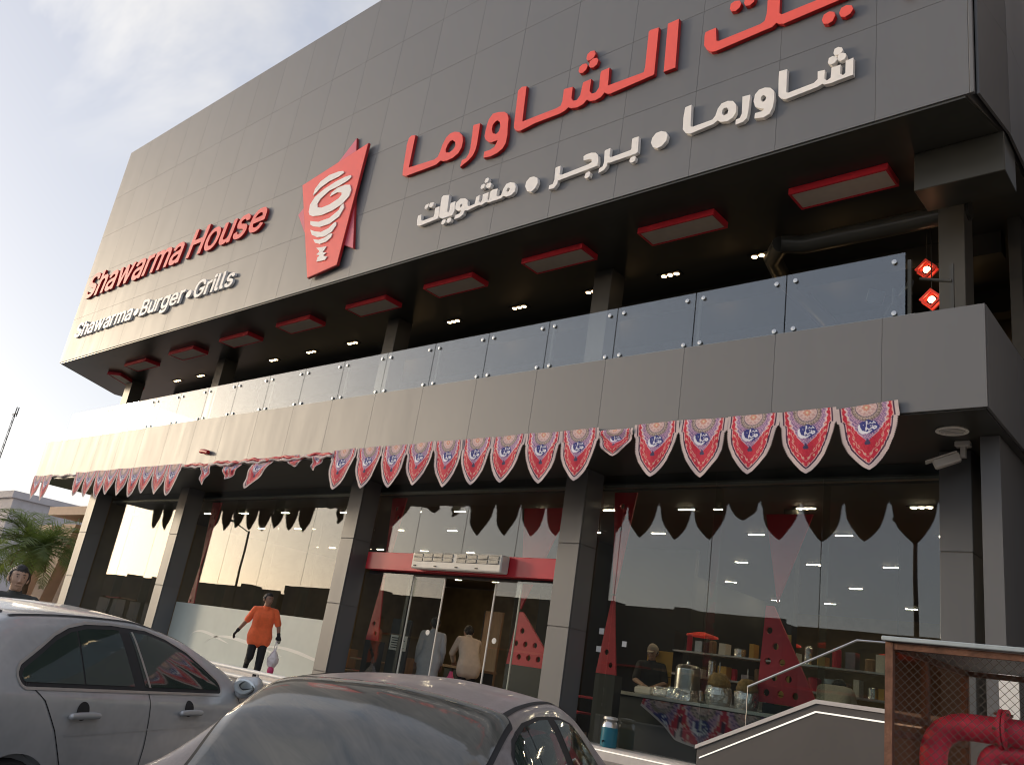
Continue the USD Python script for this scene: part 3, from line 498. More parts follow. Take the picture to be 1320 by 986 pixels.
# ================================================================== SIGNS
def letters(t, shapes, depth, y0, face, sidem=None, name='letter'):
    for sh in shapes:
        outer, holes = sh[0], sh[1:]
        g = Polygon(outer, holes).buffer(0).buffer(0.012).buffer(-0.012)
        for q in getattr(g, 'geoms', [g]):
            nm = name if q.area > 0.045 or name != 'letter' else 'letter_dot'
            ol, hl = list(q.exterior.coords)[:-1], [list(r.coords)[:-1] for r in q.interiors]
            L0 = obj(nm, polyx(ol, y0, depth, hl), sidem or face, t)
            if sidem: obj('face', polyx(list(q.buffer(-0.004).exterior.coords)[:-1], y0 - 0.006, 0.0065, [list(r.coords)[:-1] for r in q.buffer(-0.004).interiors]), face, L0)
TR = json.loads(r'''{"red":[[[[-12.666,11.429],[-12.644,11.571],[-12.574,11.615],[-12.442,11.583],[-12.428,10.801],[-11.671,10.745],[-11.585,10.776],[-11.546,10.871],[-11.52,11.016],[-11.449,11.173],[-11.341,11.239],[-11.216,11.233],[-11.079,11.173],[-10.967,11.057],[-10.919,10.914],[-10.922,10.765],[-10.987,10.662],[-11.124,10.601],[-11.274,10.592],[-11.388,10.616],[-11.469,10.654],[-11.57,10.598],[-11.68,10.594],[-12.45,10.606],[-12.584,10.66],[-12.608,10.767]],[[-11.231,11.041],[-11.145,10.966],[-11.119,10.881],[-11.158,10.806],[-11.257,10.77],[-11.357,10.803],[-11.383,10.881],[-11.353,10.973],[-11.298,11.039]]],[[[-10.697,11.202],[-10.522,11.177],[-10.501,10.698],[-10.512,10.579],[-10.56,10.472],[-10.658,10.394],[-10.859,10.311],[-10.846,10.467],[-10.74,10.469],[-10.682,10.561],[-10.672,10.681],[-10.692,10.987],[-10.713,11.17]]],[[[-10.223,11.28],[-10.078,11.264],[-9.913,11.207],[-9.829,11.134],[-9.773,11.016],[-9.754,10.828],[-9.726,10.626],[-9.733,10.462],[-9.794,10.364],[-9.919,10.311],[-10.067,10.292],[-10.255,10.32],[-10.266,10.461],[-10.115,10.452],[-10.011,10.484],[-9.955,10.609],[-9.995,10.604],[-10.107,10.608],[-10.199,10.644],[-10.287,10.723],[-10.335,10.813],[-10.339,10.938],[-10.331,11.059],[-10.302,11.185]],[[-10.131,11.048],[-10.066,11.074],[-9.992,11.01],[-9.958,10.9],[-9.969,10.807],[-10.028,10.763],[-10.123,10.813],[-10.167,10.914],[-10.168,11.0]]],[[[-9.657,11.573],[-9.573,11.626],[-9.451,11.595],[-9.402,10.809],[-9.102,10.81],[-8.632,10.801],[-8.538,10.818],[-8.513,10.918],[-8.523,11.145],[-8.484,11.155],[-8.321,11.13],[-8.31,10.891],[-8.266,10.817],[-8.183,10.804],[-8.127,10.872],[-8.114,11.047],[-8.101,11.132],[-7.929,11.132],[-7.926,10.882],[-7.868,10.809],[-7.79,10.803],[-7.737,10.883],[-7.75,11.156],[-7.733,11.213],[-7.566,11.213],[-7.546,10.845],[-6.855,10.822],[-6.841,10.902],[-6.853,11.618],[-6.82,11.64],[-6.659,11.621],[-6.643,10.698],[-6.664,10.683],[-7.464,10.65],[-7.529,10.668],[-7.599,10.721],[-7.666,10.654],[-7.778,10.635],[-7.899,10.669],[-7.959,10.717],[-8.028,10.655],[-8.143,10.635],[-8.282,10.67],[-8.352,10.714],[-8.418,10.669],[-8.524,10.649],[-9.073,10.655],[-9.417,10.613],[-9.531,10.658],[-9.592,10.734],[-9.61,10.824],[-9.621,11.045]]],[[[-6.495,11.614],[-6.287,11.615],[-6.258,10.657],[-6.472,10.663],[-6.489,11.289]]],[[[-8.108,11.621],[-8.103,11.711],[-8.034,11.753],[-7.946,11.73],[-7.912,11.641],[-7.942,11.575],[-8.017,11.55],[-8.082,11.569]]],[[[-8.028,11.441],[-8.023,11.531],[-7.954,11.567],[-7.866,11.542],[-7.83,11.474],[-7.849,11.392],[-7.918,11.361],[-7.993,11.387]]],[[[-8.247,11.42],[-8.239,11.504],[-8.169,11.54],[-8.093,11.522],[-8.052,11.459],[-8.072,11.381],[-8.138,11.343],[-8.211,11.36]]],[[[-5.785,11.118],[-5.603,11.121],[-5.575,10.864],[-5.538,10.842],[-4.877,10.845],[-4.814,10.871],[-4.789,10.998],[-4.79,11.398],[-4.749,11.428],[-4.596,11.389],[-4.588,10.901],[-4.552,10.864],[-4.039,10.867],[-3.501,10.859],[-3.227,10.87],[-3.191,10.934],[-3.179,11.432],[-3.152,11.478],[-2.998,11.45],[-3.03,10.777],[-3.056,10.721],[-3.648,10.707],[-3.877,10.701],[-4.518,10.676],[-4.593,10.711],[-4.63,10.746],[-4.687,10.698],[-4.793,10.697],[-5.571,10.667],[-5.654,10.691],[-5.731,10.764],[-5.787,10.867],[-5.796,11.043]]],[[[-5.399,11.373],[-5.389,11.462],[-5.322,11.487],[-5.239,11.454],[-5.207,11.385],[-5.23,11.317],[-5.291,11.281],[-5.366,11.304]]],[[[-5.169,11.366],[-5.16,11.453],[-5.094,11.478],[-5.013,11.446],[-4.982,11.378],[-5.005,11.31],[-5.065,11.275],[-5.138,11.298]]],[[[-3.967,10.48],[-3.941,10.564],[-3.864,10.582],[-3.795,10.541],[-3.778,10.473],[-3.81,10.394],[-3.876,10.373],[-3.941,10.404]]],[[[-3.733,10.487],[-3.705,10.561],[-3.635,10.577],[-3.56,10.537],[-3.539,10.464],[-3.575,10.404],[-3.644,10.38],[-3.706,10.411]]],[[[-2.923,10.445],[-2.898,10.523],[-2.829,10.538],[-2.77,10.503],[-2.756,10.439],[-2.787,10.364],[-2.846,10.338],[-2.902,10.366]]]],"w1":[[[[-6.008,9.831],[-5.905,9.839],[-5.884,9.448],[-5.85,9.428],[-5.528,9.439],[-5.484,9.488],[-5.456,9.596],[-5.401,9.668],[-5.305,9.676],[-5.22,9.643],[-5.167,9.566],[-5.157,9.433],[-5.199,9.358],[-5.279,9.322],[-5.388,9.349],[-5.44,9.394],[-5.509,9.354],[-5.877,9.321],[-5.957,9.36],[-6.011,9.44],[-6.023,9.646]],[[-5.357,9.573],[-5.314,9.569],[-5.282,9.518],[-5.289,9.456],[-5.342,9.442],[-5.382,9.49],[-5.379,9.541]]],[[[-5.075,9.66],[-4.956,9.648],[-4.967,9.362],[-4.984,9.266],[-5.038,9.222],[-5.153,9.218],[-5.148,9.301],[-5.09,9.305],[-5.064,9.372]]],[[[-4.827,9.68],[-4.737,9.682],[-4.657,9.645],[-4.604,9.578],[-4.59,9.447],[-4.604,9.301],[-4.644,9.216],[-4.73,9.186],[-4.867,9.218],[-4.861,9.302],[-4.759,9.297],[-4.716,9.324],[-4.808,9.366],[-4.868,9.414],[-4.897,9.514],[-4.881,9.623]],[[-4.786,9.548],[-4.748,9.566],[-4.709,9.513],[-4.72,9.459],[-4.764,9.45],[-4.789,9.498]]],[[[-4.542,9.873],[-4.425,9.862],[-4.422,9.481],[-4.395,9.458],[-4.037,9.476],[-3.987,9.517],[-3.991,9.643],[-3.894,9.627],[-3.898,9.488],[-3.861,9.442],[-3.812,9.47],[-3.807,9.627],[-3.686,9.625],[-3.692,9.482],[-3.651,9.441],[-3.622,9.465],[-3.621,9.658],[-3.523,9.664],[-3.521,9.396],[-3.729,9.388],[-3.799,9.38],[-3.89,9.393],[-3.922,9.418],[-3.982,9.393],[-4.412,9.365],[-4.478,9.391],[-4.53,9.461],[-4.54,9.654]]],[[[-3.787,9.853],[-3.775,9.915],[-3.728,9.926],[-3.677,9.896],[-3.662,9.847],[-3.691,9.806],[-3.741,9.801],[-3.778,9.824]]],[[[-3.733,9.736],[-3.721,9.797],[-3.675,9.809],[-3.624,9.779],[-3.615,9.734],[-3.638,9.69],[-3.688,9.684],[-3.724,9.707]]],[[[-3.859,9.735],[-3.846,9.797],[-3.8,9.809],[-3.748,9.779],[-3.735,9.732],[-3.762,9.689],[-3.812,9.683],[-3.85,9.707]]]],"w2":[[[[-6.919,9.588],[-6.881,9.598],[-6.797,9.59],[-6.781,9.301],[-6.824,9.286],[-7.305,9.279],[-7.344,9.301],[-7.349,9.234],[-7.402,9.173],[-7.501,9.151],[-7.496,9.232],[-7.433,9.251],[-7.415,9.314],[-7.432,9.535],[-7.414,9.549],[-7.323,9.558],[-7.322,9.401],[-7.288,9.374],[-6.923,9.386],[-6.911,9.411]]],[[[-6.921,9.185],[-6.905,9.242],[-6.839,9.253],[-6.806,9.224],[-6.818,9.161],[-6.863,9.142],[-6.904,9.156]]],[[[-7.856,9.575],[-7.806,9.595],[-7.7,9.594],[-7.612,9.565],[-7.557,9.497],[-7.535,9.391],[-7.543,9.305],[-7.594,9.296],[-8.285,9.265],[-8.33,9.269],[-8.341,9.201],[-8.397,9.137],[-8.51,9.146],[-8.512,9.222],[-8.435,9.229],[-8.414,9.304],[-8.431,9.534],[-8.399,9.545],[-8.321,9.545],[-8.319,9.377],[-8.278,9.354],[-7.732,9.385],[-7.672,9.406],[-7.668,9.45],[-7.715,9.479],[-7.844,9.495]]],[[[-7.776,9.161],[-7.761,9.226],[-7.701,9.246],[-7.665,9.216],[-7.675,9.14],[-7.725,9.126],[-7.762,9.137]]]],"w3":[[[[-11.803,9.522],[-11.714,9.524],[-11.694,9.404],[-11.651,9.367],[-11.338,9.374],[-11.328,9.422],[-11.339,9.564],[-11.229,9.572],[-11.194,9.373],[-11.208,9.302],[-11.686,9.274],[-11.777,9.304],[-11.808,9.421]]],[[[-11.659,9.664],[-11.639,9.716],[-11.558,9.719],[-11.56,9.663],[-11.597,9.616],[-11.643,9.629]]],[[[-11.537,9.677],[-11.517,9.723],[-11.427,9.716],[-11.406,9.672],[-11.448,9.612],[-11.512,9.629]]],[[[-11.213,9.759],[-11.173,9.791],[-11.006,9.756],[-10.979,9.391],[-10.941,9.363],[-10.915,9.386],[-10.922,9.513],[-10.912,9.56],[-10.803,9.56],[-10.777,9.349],[-10.81,9.271],[-11.072,9.266],[-11.164,9.315],[-11.194,9.436]]],[[[-11.076,9.155],[-11.069,9.228],[-11.003,9.24],[-10.965,9.213],[-10.975,9.154],[-11.022,9.129]]],[[[-10.936,9.156],[-10.93,9.221],[-10.863,9.236],[-10.815,9.203],[-10.83,9.141],[-10.882,9.125]]],[[[-10.773,9.435],[-10.759,9.53],[-10.67,9.58],[-10.542,9.551],[-10.467,9.486],[-10.44,9.38],[-10.404,9.341],[-10.259,9.355],[-10.248,9.497],[-10.164,9.515],[-10.162,9.376],[-10.111,9.342],[-10.081,9.378],[-10.088,9.501],[-9.946,9.508],[-9.952,9.365],[-9.899,9.331],[-9.903,9.508],[-9.851,9.534],[-9.735,9.519],[-9.733,9.375],[-9.684,9.342],[-9.617,9.354],[-9.587,9.476],[-9.534,9.556],[-9.439,9.563],[-9.335,9.52],[-9.292,9.437],[-9.298,9.333],[-9.369,9.283],[-9.479,9.284],[-9.555,9.32],[-9.603,9.286],[-9.883,9.286],[-9.974,9.312],[-10.069,9.282],[-10.145,9.299],[-10.216,9.294],[-10.415,9.264],[-10.495,9.285],[-10.521,9.207],[-10.602,9.167],[-10.738,9.166],[-10.728,9.249],[-10.623,9.253],[-10.575,9.307],[-10.686,9.329],[-10.754,9.38]],[[-10.652,9.438],[-10.611,9.457],[-10.586,9.415],[-10.608,9.382],[-10.648,9.398]],[[-9.496,9.438],[-9.46,9.463],[-9.426,9.429],[-9.435,9.38],[-9.478,9.373],[-9.503,9.404]]],[[[-10.105,9.774],[-10.088,9.831],[-10.032,9.838],[-9.998,9.791],[-10.024,9.738],[-10.082,9.738]]],[[[-10.048,9.647],[-10.031,9.703],[-9.946,9.71],[-9.908,9.667],[-9.937,9.603],[-10.005,9.61]]],[[[-10.182,9.662],[-10.175,9.721],[-10.11,9.732],[-10.078,9.693],[-10.098,9.638],[-10.154,9.63]]]],"dots":[[[[-6.557,9.397],[-6.542,9.477],[-6.484,9.543],[-6.392,9.548],[-6.304,9.502],[-6.269,9.43],[-6.286,9.333],[-6.352,9.271],[-6.434,9.256],[-6.513,9.303]]],[[[-9.065,9.37],[-9.056,9.46],[-8.988,9.522],[-8.895,9.512],[-8.806,9.455],[-8.783,9.356],[-8.823,9.264],[-8.904,9.214],[-9.004,9.26]]]],"logo_plate":[[-13.988,11.892],[-16.287,11.496],[-15.088,8.838],[-14.081,8.937]],"logo_back":[[-14.588,12.26],[-16.23,10.721],[-15.778,10.155],[-13.723,9.268],[-13.913,9.935]],"spiral":[[[-15.656,11.036],[-15.645,11.198],[-15.492,11.347],[-15.197,11.423],[-14.848,11.41],[-14.677,11.369],[-14.636,11.316],[-14.801,11.274],[-15.136,11.253],[-15.429,11.176]],[[-15.662,10.608],[-15.686,10.798],[-15.559,10.967],[-15.249,11.082],[-14.872,11.154],[-14.544,11.176],[-14.347,11.164],[-14.311,11.105],[-14.418,11.05],[-14.708,11.004],[-15.039,10.981],[-15.312,10.857],[-15.404,10.741],[-15.348,10.636],[-15.181,10.579],[-14.896,10.58],[-14.585,10.651],[-14.5,10.726],[-14.535,10.795],[-14.708,10.845],[-14.948,10.806],[-14.92,10.886],[-14.747,10.956],[-14.468,10.954],[-14.286,10.9],[-14.194,10.755],[-14.214,10.605],[-14.411,10.466],[-14.717,10.393],[-15.109,10.38],[-15.452,10.443],[-15.598,10.518]],[[-15.495,10.322],[-15.164,10.216],[-14.764,10.21],[-14.472,10.327],[-14.426,10.431],[-14.35,10.449],[-14.302,10.339],[-14.413,10.157],[-14.71,10.06],[-15.052,10.07],[-15.347,10.165],[-15.461,10.233]],[[-15.403,10.08],[-15.226,9.996],[-14.966,9.912],[-14.695,9.941],[-14.535,10.034],[-14.47,10.037],[-14.44,9.953],[-14.544,9.826],[-14.773,9.767],[-15.044,9.814],[-15.29,9.933]],[[-15.177,9.788],[-14.981,9.722],[-14.757,9.725],[-14.582,9.778],[-14.512,9.768],[-14.522,9.687],[-14.661,9.614],[-14.885,9.614],[-15.083,9.688]],[[-14.965,9.526],[-14.758,9.496],[-14.614,9.481],[-14.667,9.399],[-14.773,9.386],[-14.566,9.319],[-14.675,9.269],[-14.488,9.208],[-14.548,9.147],[-14.835,9.173],[-14.842,9.269],[-14.743,9.303],[-14.903,9.358],[-14.811,9.413]]]}''')
s1 = thing('red_arabic_sign', 'large red raised Arabic lettering along the top of the grey front', 'sign')
letters(s1, TR['red'], 0.062, 9.036, 'red_acrylic', 'red_side')
s2 = thing('white_arabic_sign', 'white raised Arabic lettering in three words under the big red words', 'sign')
for key in ('w1', 'w2', 'w3'): letters(s2, TR[key], 0.066, 9.032, 'white_acrylic')
letters(s2, TR['dots'], 0.066, 9.032, 'white_acrylic', name='round_dot')
def latin(t, text, x0, x1, z0, cap, depth, yf, face, sidem, shear):
    ch, x = [], 0.0
    for c in text:
        if c == ' ': x += 0.32 * cap; continue
        if c == '\u2022':
            x += 0.12 * cap
            g = trimesh.creation.cylinder(0.24 * cap, depth, sections=28); v = g.vertices.copy(); v[:, 2] += depth / 2; v[:, 0] += 0.24 * cap; v[:, 1] += 0.36 * cap; f = g.faces
        else:
            g = meshkit.text_mesh(c, cap, depth, bold=True); v, f = np.array(g.vertices), np.array(g.faces)
        v = v.copy(); w = v[:, 0].max() - v[:, 0].min(); v[:, 0] += x - v[:, 0].min(); x += w + (0.22 if c == '\u2022' else 0.1) * cap
        ch.append((c, v, f))
    s = (x1 - x0) / (x - 0.1 * cap)
    for c, v, f in ch:
        P = np.stack([x0 + v[:, 0] * s + shear * v[:, 1], yf + depth - v[:, 2], z0 + v[:, 1]], -1)
        nm = 'round_dot' if c == '\u2022' else 'letter'
        L0 = obj(nm, (P, f), sidem or face, t)
        if sidem:
            Q = P.copy(); Q[:, 1] = np.where(Q[:, 1] < yf + depth / 2, yf - 0.006, yf - 0.001)
            obj('face', (Q, f), face, L0)
s3 = thing('red_english_sign', 'raised red lettering reading Shawarma House at the left of the front', 'sign')
latin(s3, 'Shawarma House', -28.0, -17.75, 10.76, 0.80, 0.062, 9.032, 'red_acrylic', 'red_side', 0.2)
s4 = thing('white_english_sign', 'small white raised lettering reading Shawarma Burger Grills under the red words', 'sign')
latin(s4, 'Shawarma\u2022Burger\u2022Grills', -27.7, -18.45, 9.37, 0.46, 0.06, 9.034, 'white_acrylic', None, 0.12)
s5 = thing('logo_sign', 'red cup shaped logo board with a white spiral between the lettering', 'sign')
bp = obj('back_plate', polyx(TR['logo_back'], 9.05, 0.046), 'red_side', s5)
obj('face', polyx(list(Polygon(TR['logo_back']).buffer(-0.01).exterior.coords)[:-1], 9.044, 0.005), 'pink_acrylic', bp)
fp = obj('front_plate', polyx(TR['logo_plate'], 8.99, 0.055), 'red_side', s5)
obj('face', polyx(list(Polygon(TR['logo_plate']).buffer(-0.012).exterior.coords)[:-1], 8.984, 0.005), 'red_acrylic', fp)
for q in TR['spiral']:
    obj('spiral_band', polyx(list(Polygon(q).buffer(0.02).buffer(-0.015).exterior.coords)[:-1], 8.962, 0.02), 'white_acrylic', s5)

# ================================================================== HANGING CLOTH PENNANTS
PW, PH = 0.352, 0.78
def half_w(v):
    v = np.asarray(v, float)
    return np.interp(v, [0, 0.17, 0.2, 0.3, 0.42, 0.55, 0.66, 0.74, PH], [PW, PW, 0.325, 0.312, 0.285, 0.225, 0.14, 0.065, 0.004])
_vv = np.linspace(0, PH, 60)
_edge = np.vstack([np.stack([half_w(_vv), _vv], 1), np.stack([-half_w(_vv)[::-1], _vv[::-1]], 1)])
_edge_line = LineString(_edge[1:-1])
def print_colours(u, v, seed):
    """the woven print: fringe, dark hem, red field with flowers, a medallion, a crescent and script on blue"""
    pts = shapely.points(np.stack([u, v], -1).reshape(-1, 2))
    d = shapely.distance(pts, _edge_line).reshape(u.shape)
    d = np.where(v < 0.17, np.maximum(d, PW - np.abs(u)), d)
    c = np.empty(u.shape + (3,)); c[:] = (0.52, 0.008, 0.045)
    w1 = np.sin(u * 92 + 1.7 * np.sin(v * 41 + seed)) * np.sin(v * 86 + 1.5 * np.sin(u * 37)); w2 = np.sin(u * 170 + v * 60) * np.sin(v * 150 - u * 70)
    c[w1 > 0.45] = (0.45, 0.008, 0.03)
    c[w2 > 0.8] = (0.58, 0.07, 0.05)
    gx, gy = (np.abs(u) * 16.0) % 1.0 - 0.5, ((v + np.abs(u) * 0.55) * 14.0) % 1.0 - 0.5
    ro = np.hypot(gx, gy)
    c[(ro < 0.2) & (d < 0.15)] = (0.64, 0.44, 0.34); c[(ro < 0.09) & (d < 0.15)] = (0.5, 0.03, 0.05)
    vine = np.abs(d - 0.125 - 0.008 * np.sin(v * 60)) < 0.004
    c[vine] = (0.62, 0.3, 0.3)
    e2 = np.abs(u) / np.interp(v, [0, 0.1, 0.22, 0.33, 0.41, 0.455], [0.235, 0.232, 0.185, 0.115, 0.04, 0.0]) / (1 + 0.035 * np.sin(v * 95))
    med = (e2 < 1) & (v < 0.46)
    c[med] = (0.46, 0.28, 0.42)
    lace = (np.sin(u * 190 + 1.2 * np.sin(v * 90)) * np.sin(v * 180 + 1.2 * np.sin(u * 90)) > 0.12)
    c[med & lace] = (0.14, 0.08, 0.24)
    c[(e2 > 0.95) & (e2 < 1.04) & (v < 0.46)] = (0.66, 0.5, 0.55)
    r = np.hypot(u, (v - 0.035) * 1.1); th = np.arctan2(v - 0.035, u)
    ros = med & (r < 0.178)
    c[ros] = (0.42, 0.33, 0.31)
    c[ros & (np.abs(r - 0.166) < 0.006)] = (0.14, 0.1, 0.12)
    c[ros & (np.abs(r - 0.147) < 0.009) & (np.sin(26 * th) > 0)] = (0.2, 0.17, 0.12)
    c[ros & (r < 0.125)] = (0.60, 0.44, 0.44)
    c[ros & (np.abs(r - 0.122) < 0.005)] = (0.12, 0.09, 0.13)
    c[ros & (r < 0.095 + 0.012 * np.cos(16 * th))] = (0.5, 0.3, 0.3)
    c[ros & (r < 0.075 + 0.014 * np.cos(8 * th))] = (0.64, 0.48, 0.46)
    c[ros & (r < 0.045 + 0.008 * np.cos(8 * th))] = (0.58, 0.26, 0.2)
    c[ros & (r < 0.018)] = (0.64, 0.56, 0.4)
    blue = (np.hypot(u / 0.118, (v - 0.268) / 0.083) < 1 + 0.06 * np.sin(7 * np.arctan2(v - 0.268, u)))
    c[blue] = (0.022, 0.03, 0.2)
    cres = (np.hypot(u + 0.03, v - 0.268) < 0.088) & (np.hypot(u + 0.008, v - 0.243) > 0.082) & (v > 0.225)
    scr = (np.abs(u + 0.018 + 0.1 * (v - 0.26)) < 0.007) & (v > 0.195) & (v < 0.315)
    scr |= (np.abs(v - 0.292 - 0.010 * np.sin(u * 120)) < 0.008) & (u > -0.02) & (u < 0.09)
    scr |= (np.abs(v - 0.225 - 0.006 * np.sin(u * 170)) < 0.006) & (u > 0.005) & (u < 0.085)
    scr |= (np.abs(u - 0.05) < 0.005) & (v > 0.255) & (v < 0.295)
    scr |= (np.abs(np.hypot(u - 0.075, v - 0.283) - 0.015) < 0.006)
    scr |= (np.hypot(u - 0.03, v - 0.257) < 0.007) | (np.hypot(u - 0.062, v - 0.207) < 0.006) | (np.hypot(u + 0.05, v - 0.24) < 0.006)
    c[cres | (scr & blue)] = (0.70, 0.70, 0.78)
    drop = (np.hypot(u / (0.016 + 0.02 * np.clip((v - 0.43) / 0.03, 0, 1)), (v - 0.452) / 0.036) < 1)
    c[drop] = (0.04, 0.03, 0.1)
    hem = d < 0.072
    c[hem] = (0.66, 0.42, 0.45)
    c[d < 0.066] = (0.05, 0.012, 0.05)
    c[d < 0.046] = (0.56, 0.46, 0.46)
    c[(d < 0.046) & (np.sin(v * 260 + u * 90) > 0.55)] = (0.5, 0.42, 0.43)
    return c

def pennant(parent, x, seed, sx=1.0, sv=1.0, skew=0.0, tilt=0.0, z0=5.05, curl=0.0):
    r = np.random.default_rng(100 + seed)
    ns, nt = 75, 95
    s, t = np.meshgrid(np.linspace(-1, 1, ns), np.linspace(0, 1, nt))
    v = t * PH
    u = s * half_w(v)
    jag = 0.012 * np.sin(np.arange(nt)[:, None] * 2.1 + seed) * (np.abs(s) > 0.97) * (v > 0.18)
    col = print_colours(u, v, seed * 0.37)
    uu = u * (1 + jag / 0.3)
    ph = r.uniform(0, 6)
    y = 9.478 - 0.012 - v * 0.01 + 0.012 * np.sin(uu * 16 + ph) * (v / PH) ** 0.7 + 0.02 * curl * np.sin(v * 14 + ph) - 0.02 * (v / PH) * r.uniform(0, 1)
    X = x + uu * sx + skew * v + 0.006 * np.sin(v * 11 + ph)
    Z = z0 - v * sv + tilt * uu
    P = np.stack([X, np.minimum(y, 9.488), Z], -1).reshape(-1, 3)
    i = np.arange(nt - 1)[:, None] * ns + np.arange(ns - 1)[None]
    q = np.stack([i, i + ns, i + ns + 1, i + 1], -1).reshape(-1, 4)
    pr = obj('pennant', (P, q), 'printed_cloth', parent, True)
    UsdGeom.PrimvarsAPI(pr).CreatePrimvar('print', Sdf.ValueTypeNames.Color3fArray, 'vertex').Set(Vt.Vec3fArray.FromNumpy(col.reshape(-1, 3).astype(np.float32)))
    return pr

b1 = thing('bunting', 'long right hand row of red patterned cloth pennants with white fringe hung from the fascia', 'bunting')
for n, x in enumerate([-3.43, -4.13, -4.83, -5.53, -6.23]): pennant(b1, x, n, skew=[0.06, 0.02, -0.03, 0.03, -0.02][n], tilt=[0.08, 0.02, 0.0, -0.03, 0.02][n], sv=[1.0, 1.02, 0.99, 1.01, 0.98][n], curl=0.3)
pennant(b1, -6.9, 5, sx=0.85, sv=0.5, z0=5.0, curl=1.0)
for n, x in enumerate([-7.55, -8.24, -8.94, -9.62, -10.28, -10.95, -11.63, -12.33, -13.08]): pennant(b1, x, 10 + n, sx=[1, 1, 1, 0.98, 0.96, 0.96, 0.98, 1, 1.05][n], sv=[1, 1.02, 0.98, 1, 1.03, 0.97, 1, 0.99, 1.0][n], skew=[0.03, 0.05, -0.03, 0.02, 0.06, -0.02, 0.03, -0.04, -0.1][n], tilt=[0.02, -0.03, 0.03, 0, -0.02, 0.04, 0, 0.02, 0.03][n], curl=0.3)
b2 = thing('bunting', 'rolled up middle stretch of red cloth bunting with only a few loose points hanging', 'bunting')
for n, (x, sx, sv, sk, z0) in enumerate([(-13.85, 0.5, 0.42, -0.15, 5.0), (-14.75, 0.75, 0.32, 0.2, 5.02), (-15.75, 1.05, 0.84, -0.6, 5.02), (-16.8, 0.55, 0.5, -0.25, 4.99), (-17.25, 0.5, 0.5, 0.2, 4.98), (-18.1, 0.6, 0.62, 0.0, 4.98)]):
    pennant(b2, x, 30 + n, sx, sv, sk, 0.0, z0, 1.0)
tt = np.linspace(-13.45, -19.2, 90)
for k in range(2):
    rol = tube(np.stack([tt, 9.462 + 0.012 * np.sin(tt * 9 + k), 4.985 + 0.02 * np.sin(tt * 5.3 + 2 * k) + 0.012 * np.sin(tt * 17) - 0.035 * k], 1), 0.022 + 0.01 * np.abs(np.sin(tt * 7.7 + k)), 8)
    obj('rolled_cloth', rol, ['red_board', 'fringe'][k], b2, True)
b3 = thing('bunting', 'far left hand row of red patterned cloth pennants hung from the fascia', 'bunting')
for n, x in enumerate([-19.6, -20.27, -20.92, -21.58, -22.25, -22.92, -23.58, -24.25, -24.95, -27.3, -28.0]): pennant(b3, x, 50 + n, skew=0.06 * math.sin(2.3 * n), sv=1.0 - 0.06 * (n % 3), tilt=0.05 * math.sin(3 * n))
tt = np.linspace(-25.3, -26.95, 40)
obj('rolled_cloth', tube(np.stack([tt, np.full(40, 9.462), 4.99 + 0.02 * np.sin(tt * 7)], 1), 0.025, 8), 'fringe', b3, True)

# ================================================================== THINGS ON THE BUILDING
ac = thing('air_curtain', 'white slatted air curtain unit on the red beam above the door', 'air curtain', (0, 0, 0))
obj('casing', bx(-12.38, -10.1, 11.0, 11.215, 3.15, 3.455, 0.02), 'white_plastic', ac)
for k in range(2):
    a, b = [(-12.33, -11.28), (-11.2, -10.15)][k]
    for i in range(4):
        w = (b - a) / 4
        for j in range(2):
            obj('grille_opening', bx(a + i * w + 0.012, a + (i + 1) * w - 0.012, 10.99, 10.998, 3.285 + 0.078 * j, 3.285 + 0.078 * j + 0.066), 'grille', ac)
            for s_ in range(3): obj('slat', bx(a + i * w + 0.014, a + (i + 1) * w - 0.014, 10.982, 10.989, 3.295 + 0.078 * j + 0.018 * s_, 3.301 + 0.078 * j + 0.018 * s_), 'brushed_alu', ac)
for x in (-12.3, -11.75, -11.2, -10.7): obj('sensor', bx(x, x + 0.06, 10.985, 11.0, 3.19, 3.21), 'black_plastic', ac)
cc = thing('security_camera', 'white bullet security camera under the canopy beside the end column', 'camera', (-2.72, 10.62, 4.915))
obj('mount', [bx(-0.085, 0.085, -0.05, 0.05, -0.07, 0.0, 0.01), bx(-0.03, 0.03, -0.03, 0.03, -0.2, -0.068, 0.006)], 'camera_white', cc)
obj('housing', obx((-0.17, -0.04, -0.24), (0.3, 0.11, 0.11), 15, 0.015, 0, -22), 'camera_white', cc)
obj('hood', obx((-0.23, -0.055, -0.2), (0.36, 0.135, 0.015), 15, 0.004, 0, -22), 'camera_white', cc)
cl = thing('ceiling_speaker', 'round white vent or speaker set in the dark canopy near the right corner', 'ceiling speaker', (-2.72, 10.17, 4.914))
obj('ring', lathe([(0.165, 0), (0.175, -0.015), (0.14, -0.02), (0.135, 0)], 32), 'white_plastic', cl, 40)
obj('plate', lathe([(0, -0.004), (0.135, -0.004), (0.135, 0.0)], 32), 'grille', cl)
for k in range(5):
    h_ = math.sqrt(0.13 ** 2 - (0.05 * (k - 2)) ** 2)
    obj('bar', bx(-h_, h_, 0.05 * (k - 2) - 0.008, 0.05 * (k - 2) + 0.008, -0.014, -0.005), 'white_plastic', cl)
def floods(name, label, loc, m_, n_):
    t = thing(name, label, 'floodlight', loc)
    obj('stand', tube([(0, 0, 0), (0, 0, m_)], 0.022, 8), 'black_plastic', t)
    obj('crossbar', tube([(-0.22, 0, m_ * 0.8), (0.22, 0, m_ * 0.8)], 0.015, 8), 'black_plastic', t)
    for k in range(n_):
        a = [-0.2, 0.16, 0.02][k]; zz = [m_ * 0.82, m_ * 0.9, m_ * 0.35][k]
        obj('flood_head', [obx((a, -0.05, zz), (0.2, 0.06, 0.17), [20, -35, 60][k], 0.01, [20, -25, 35][k], [15, -20, 10][k])], 'black_plastic', t)
    return t
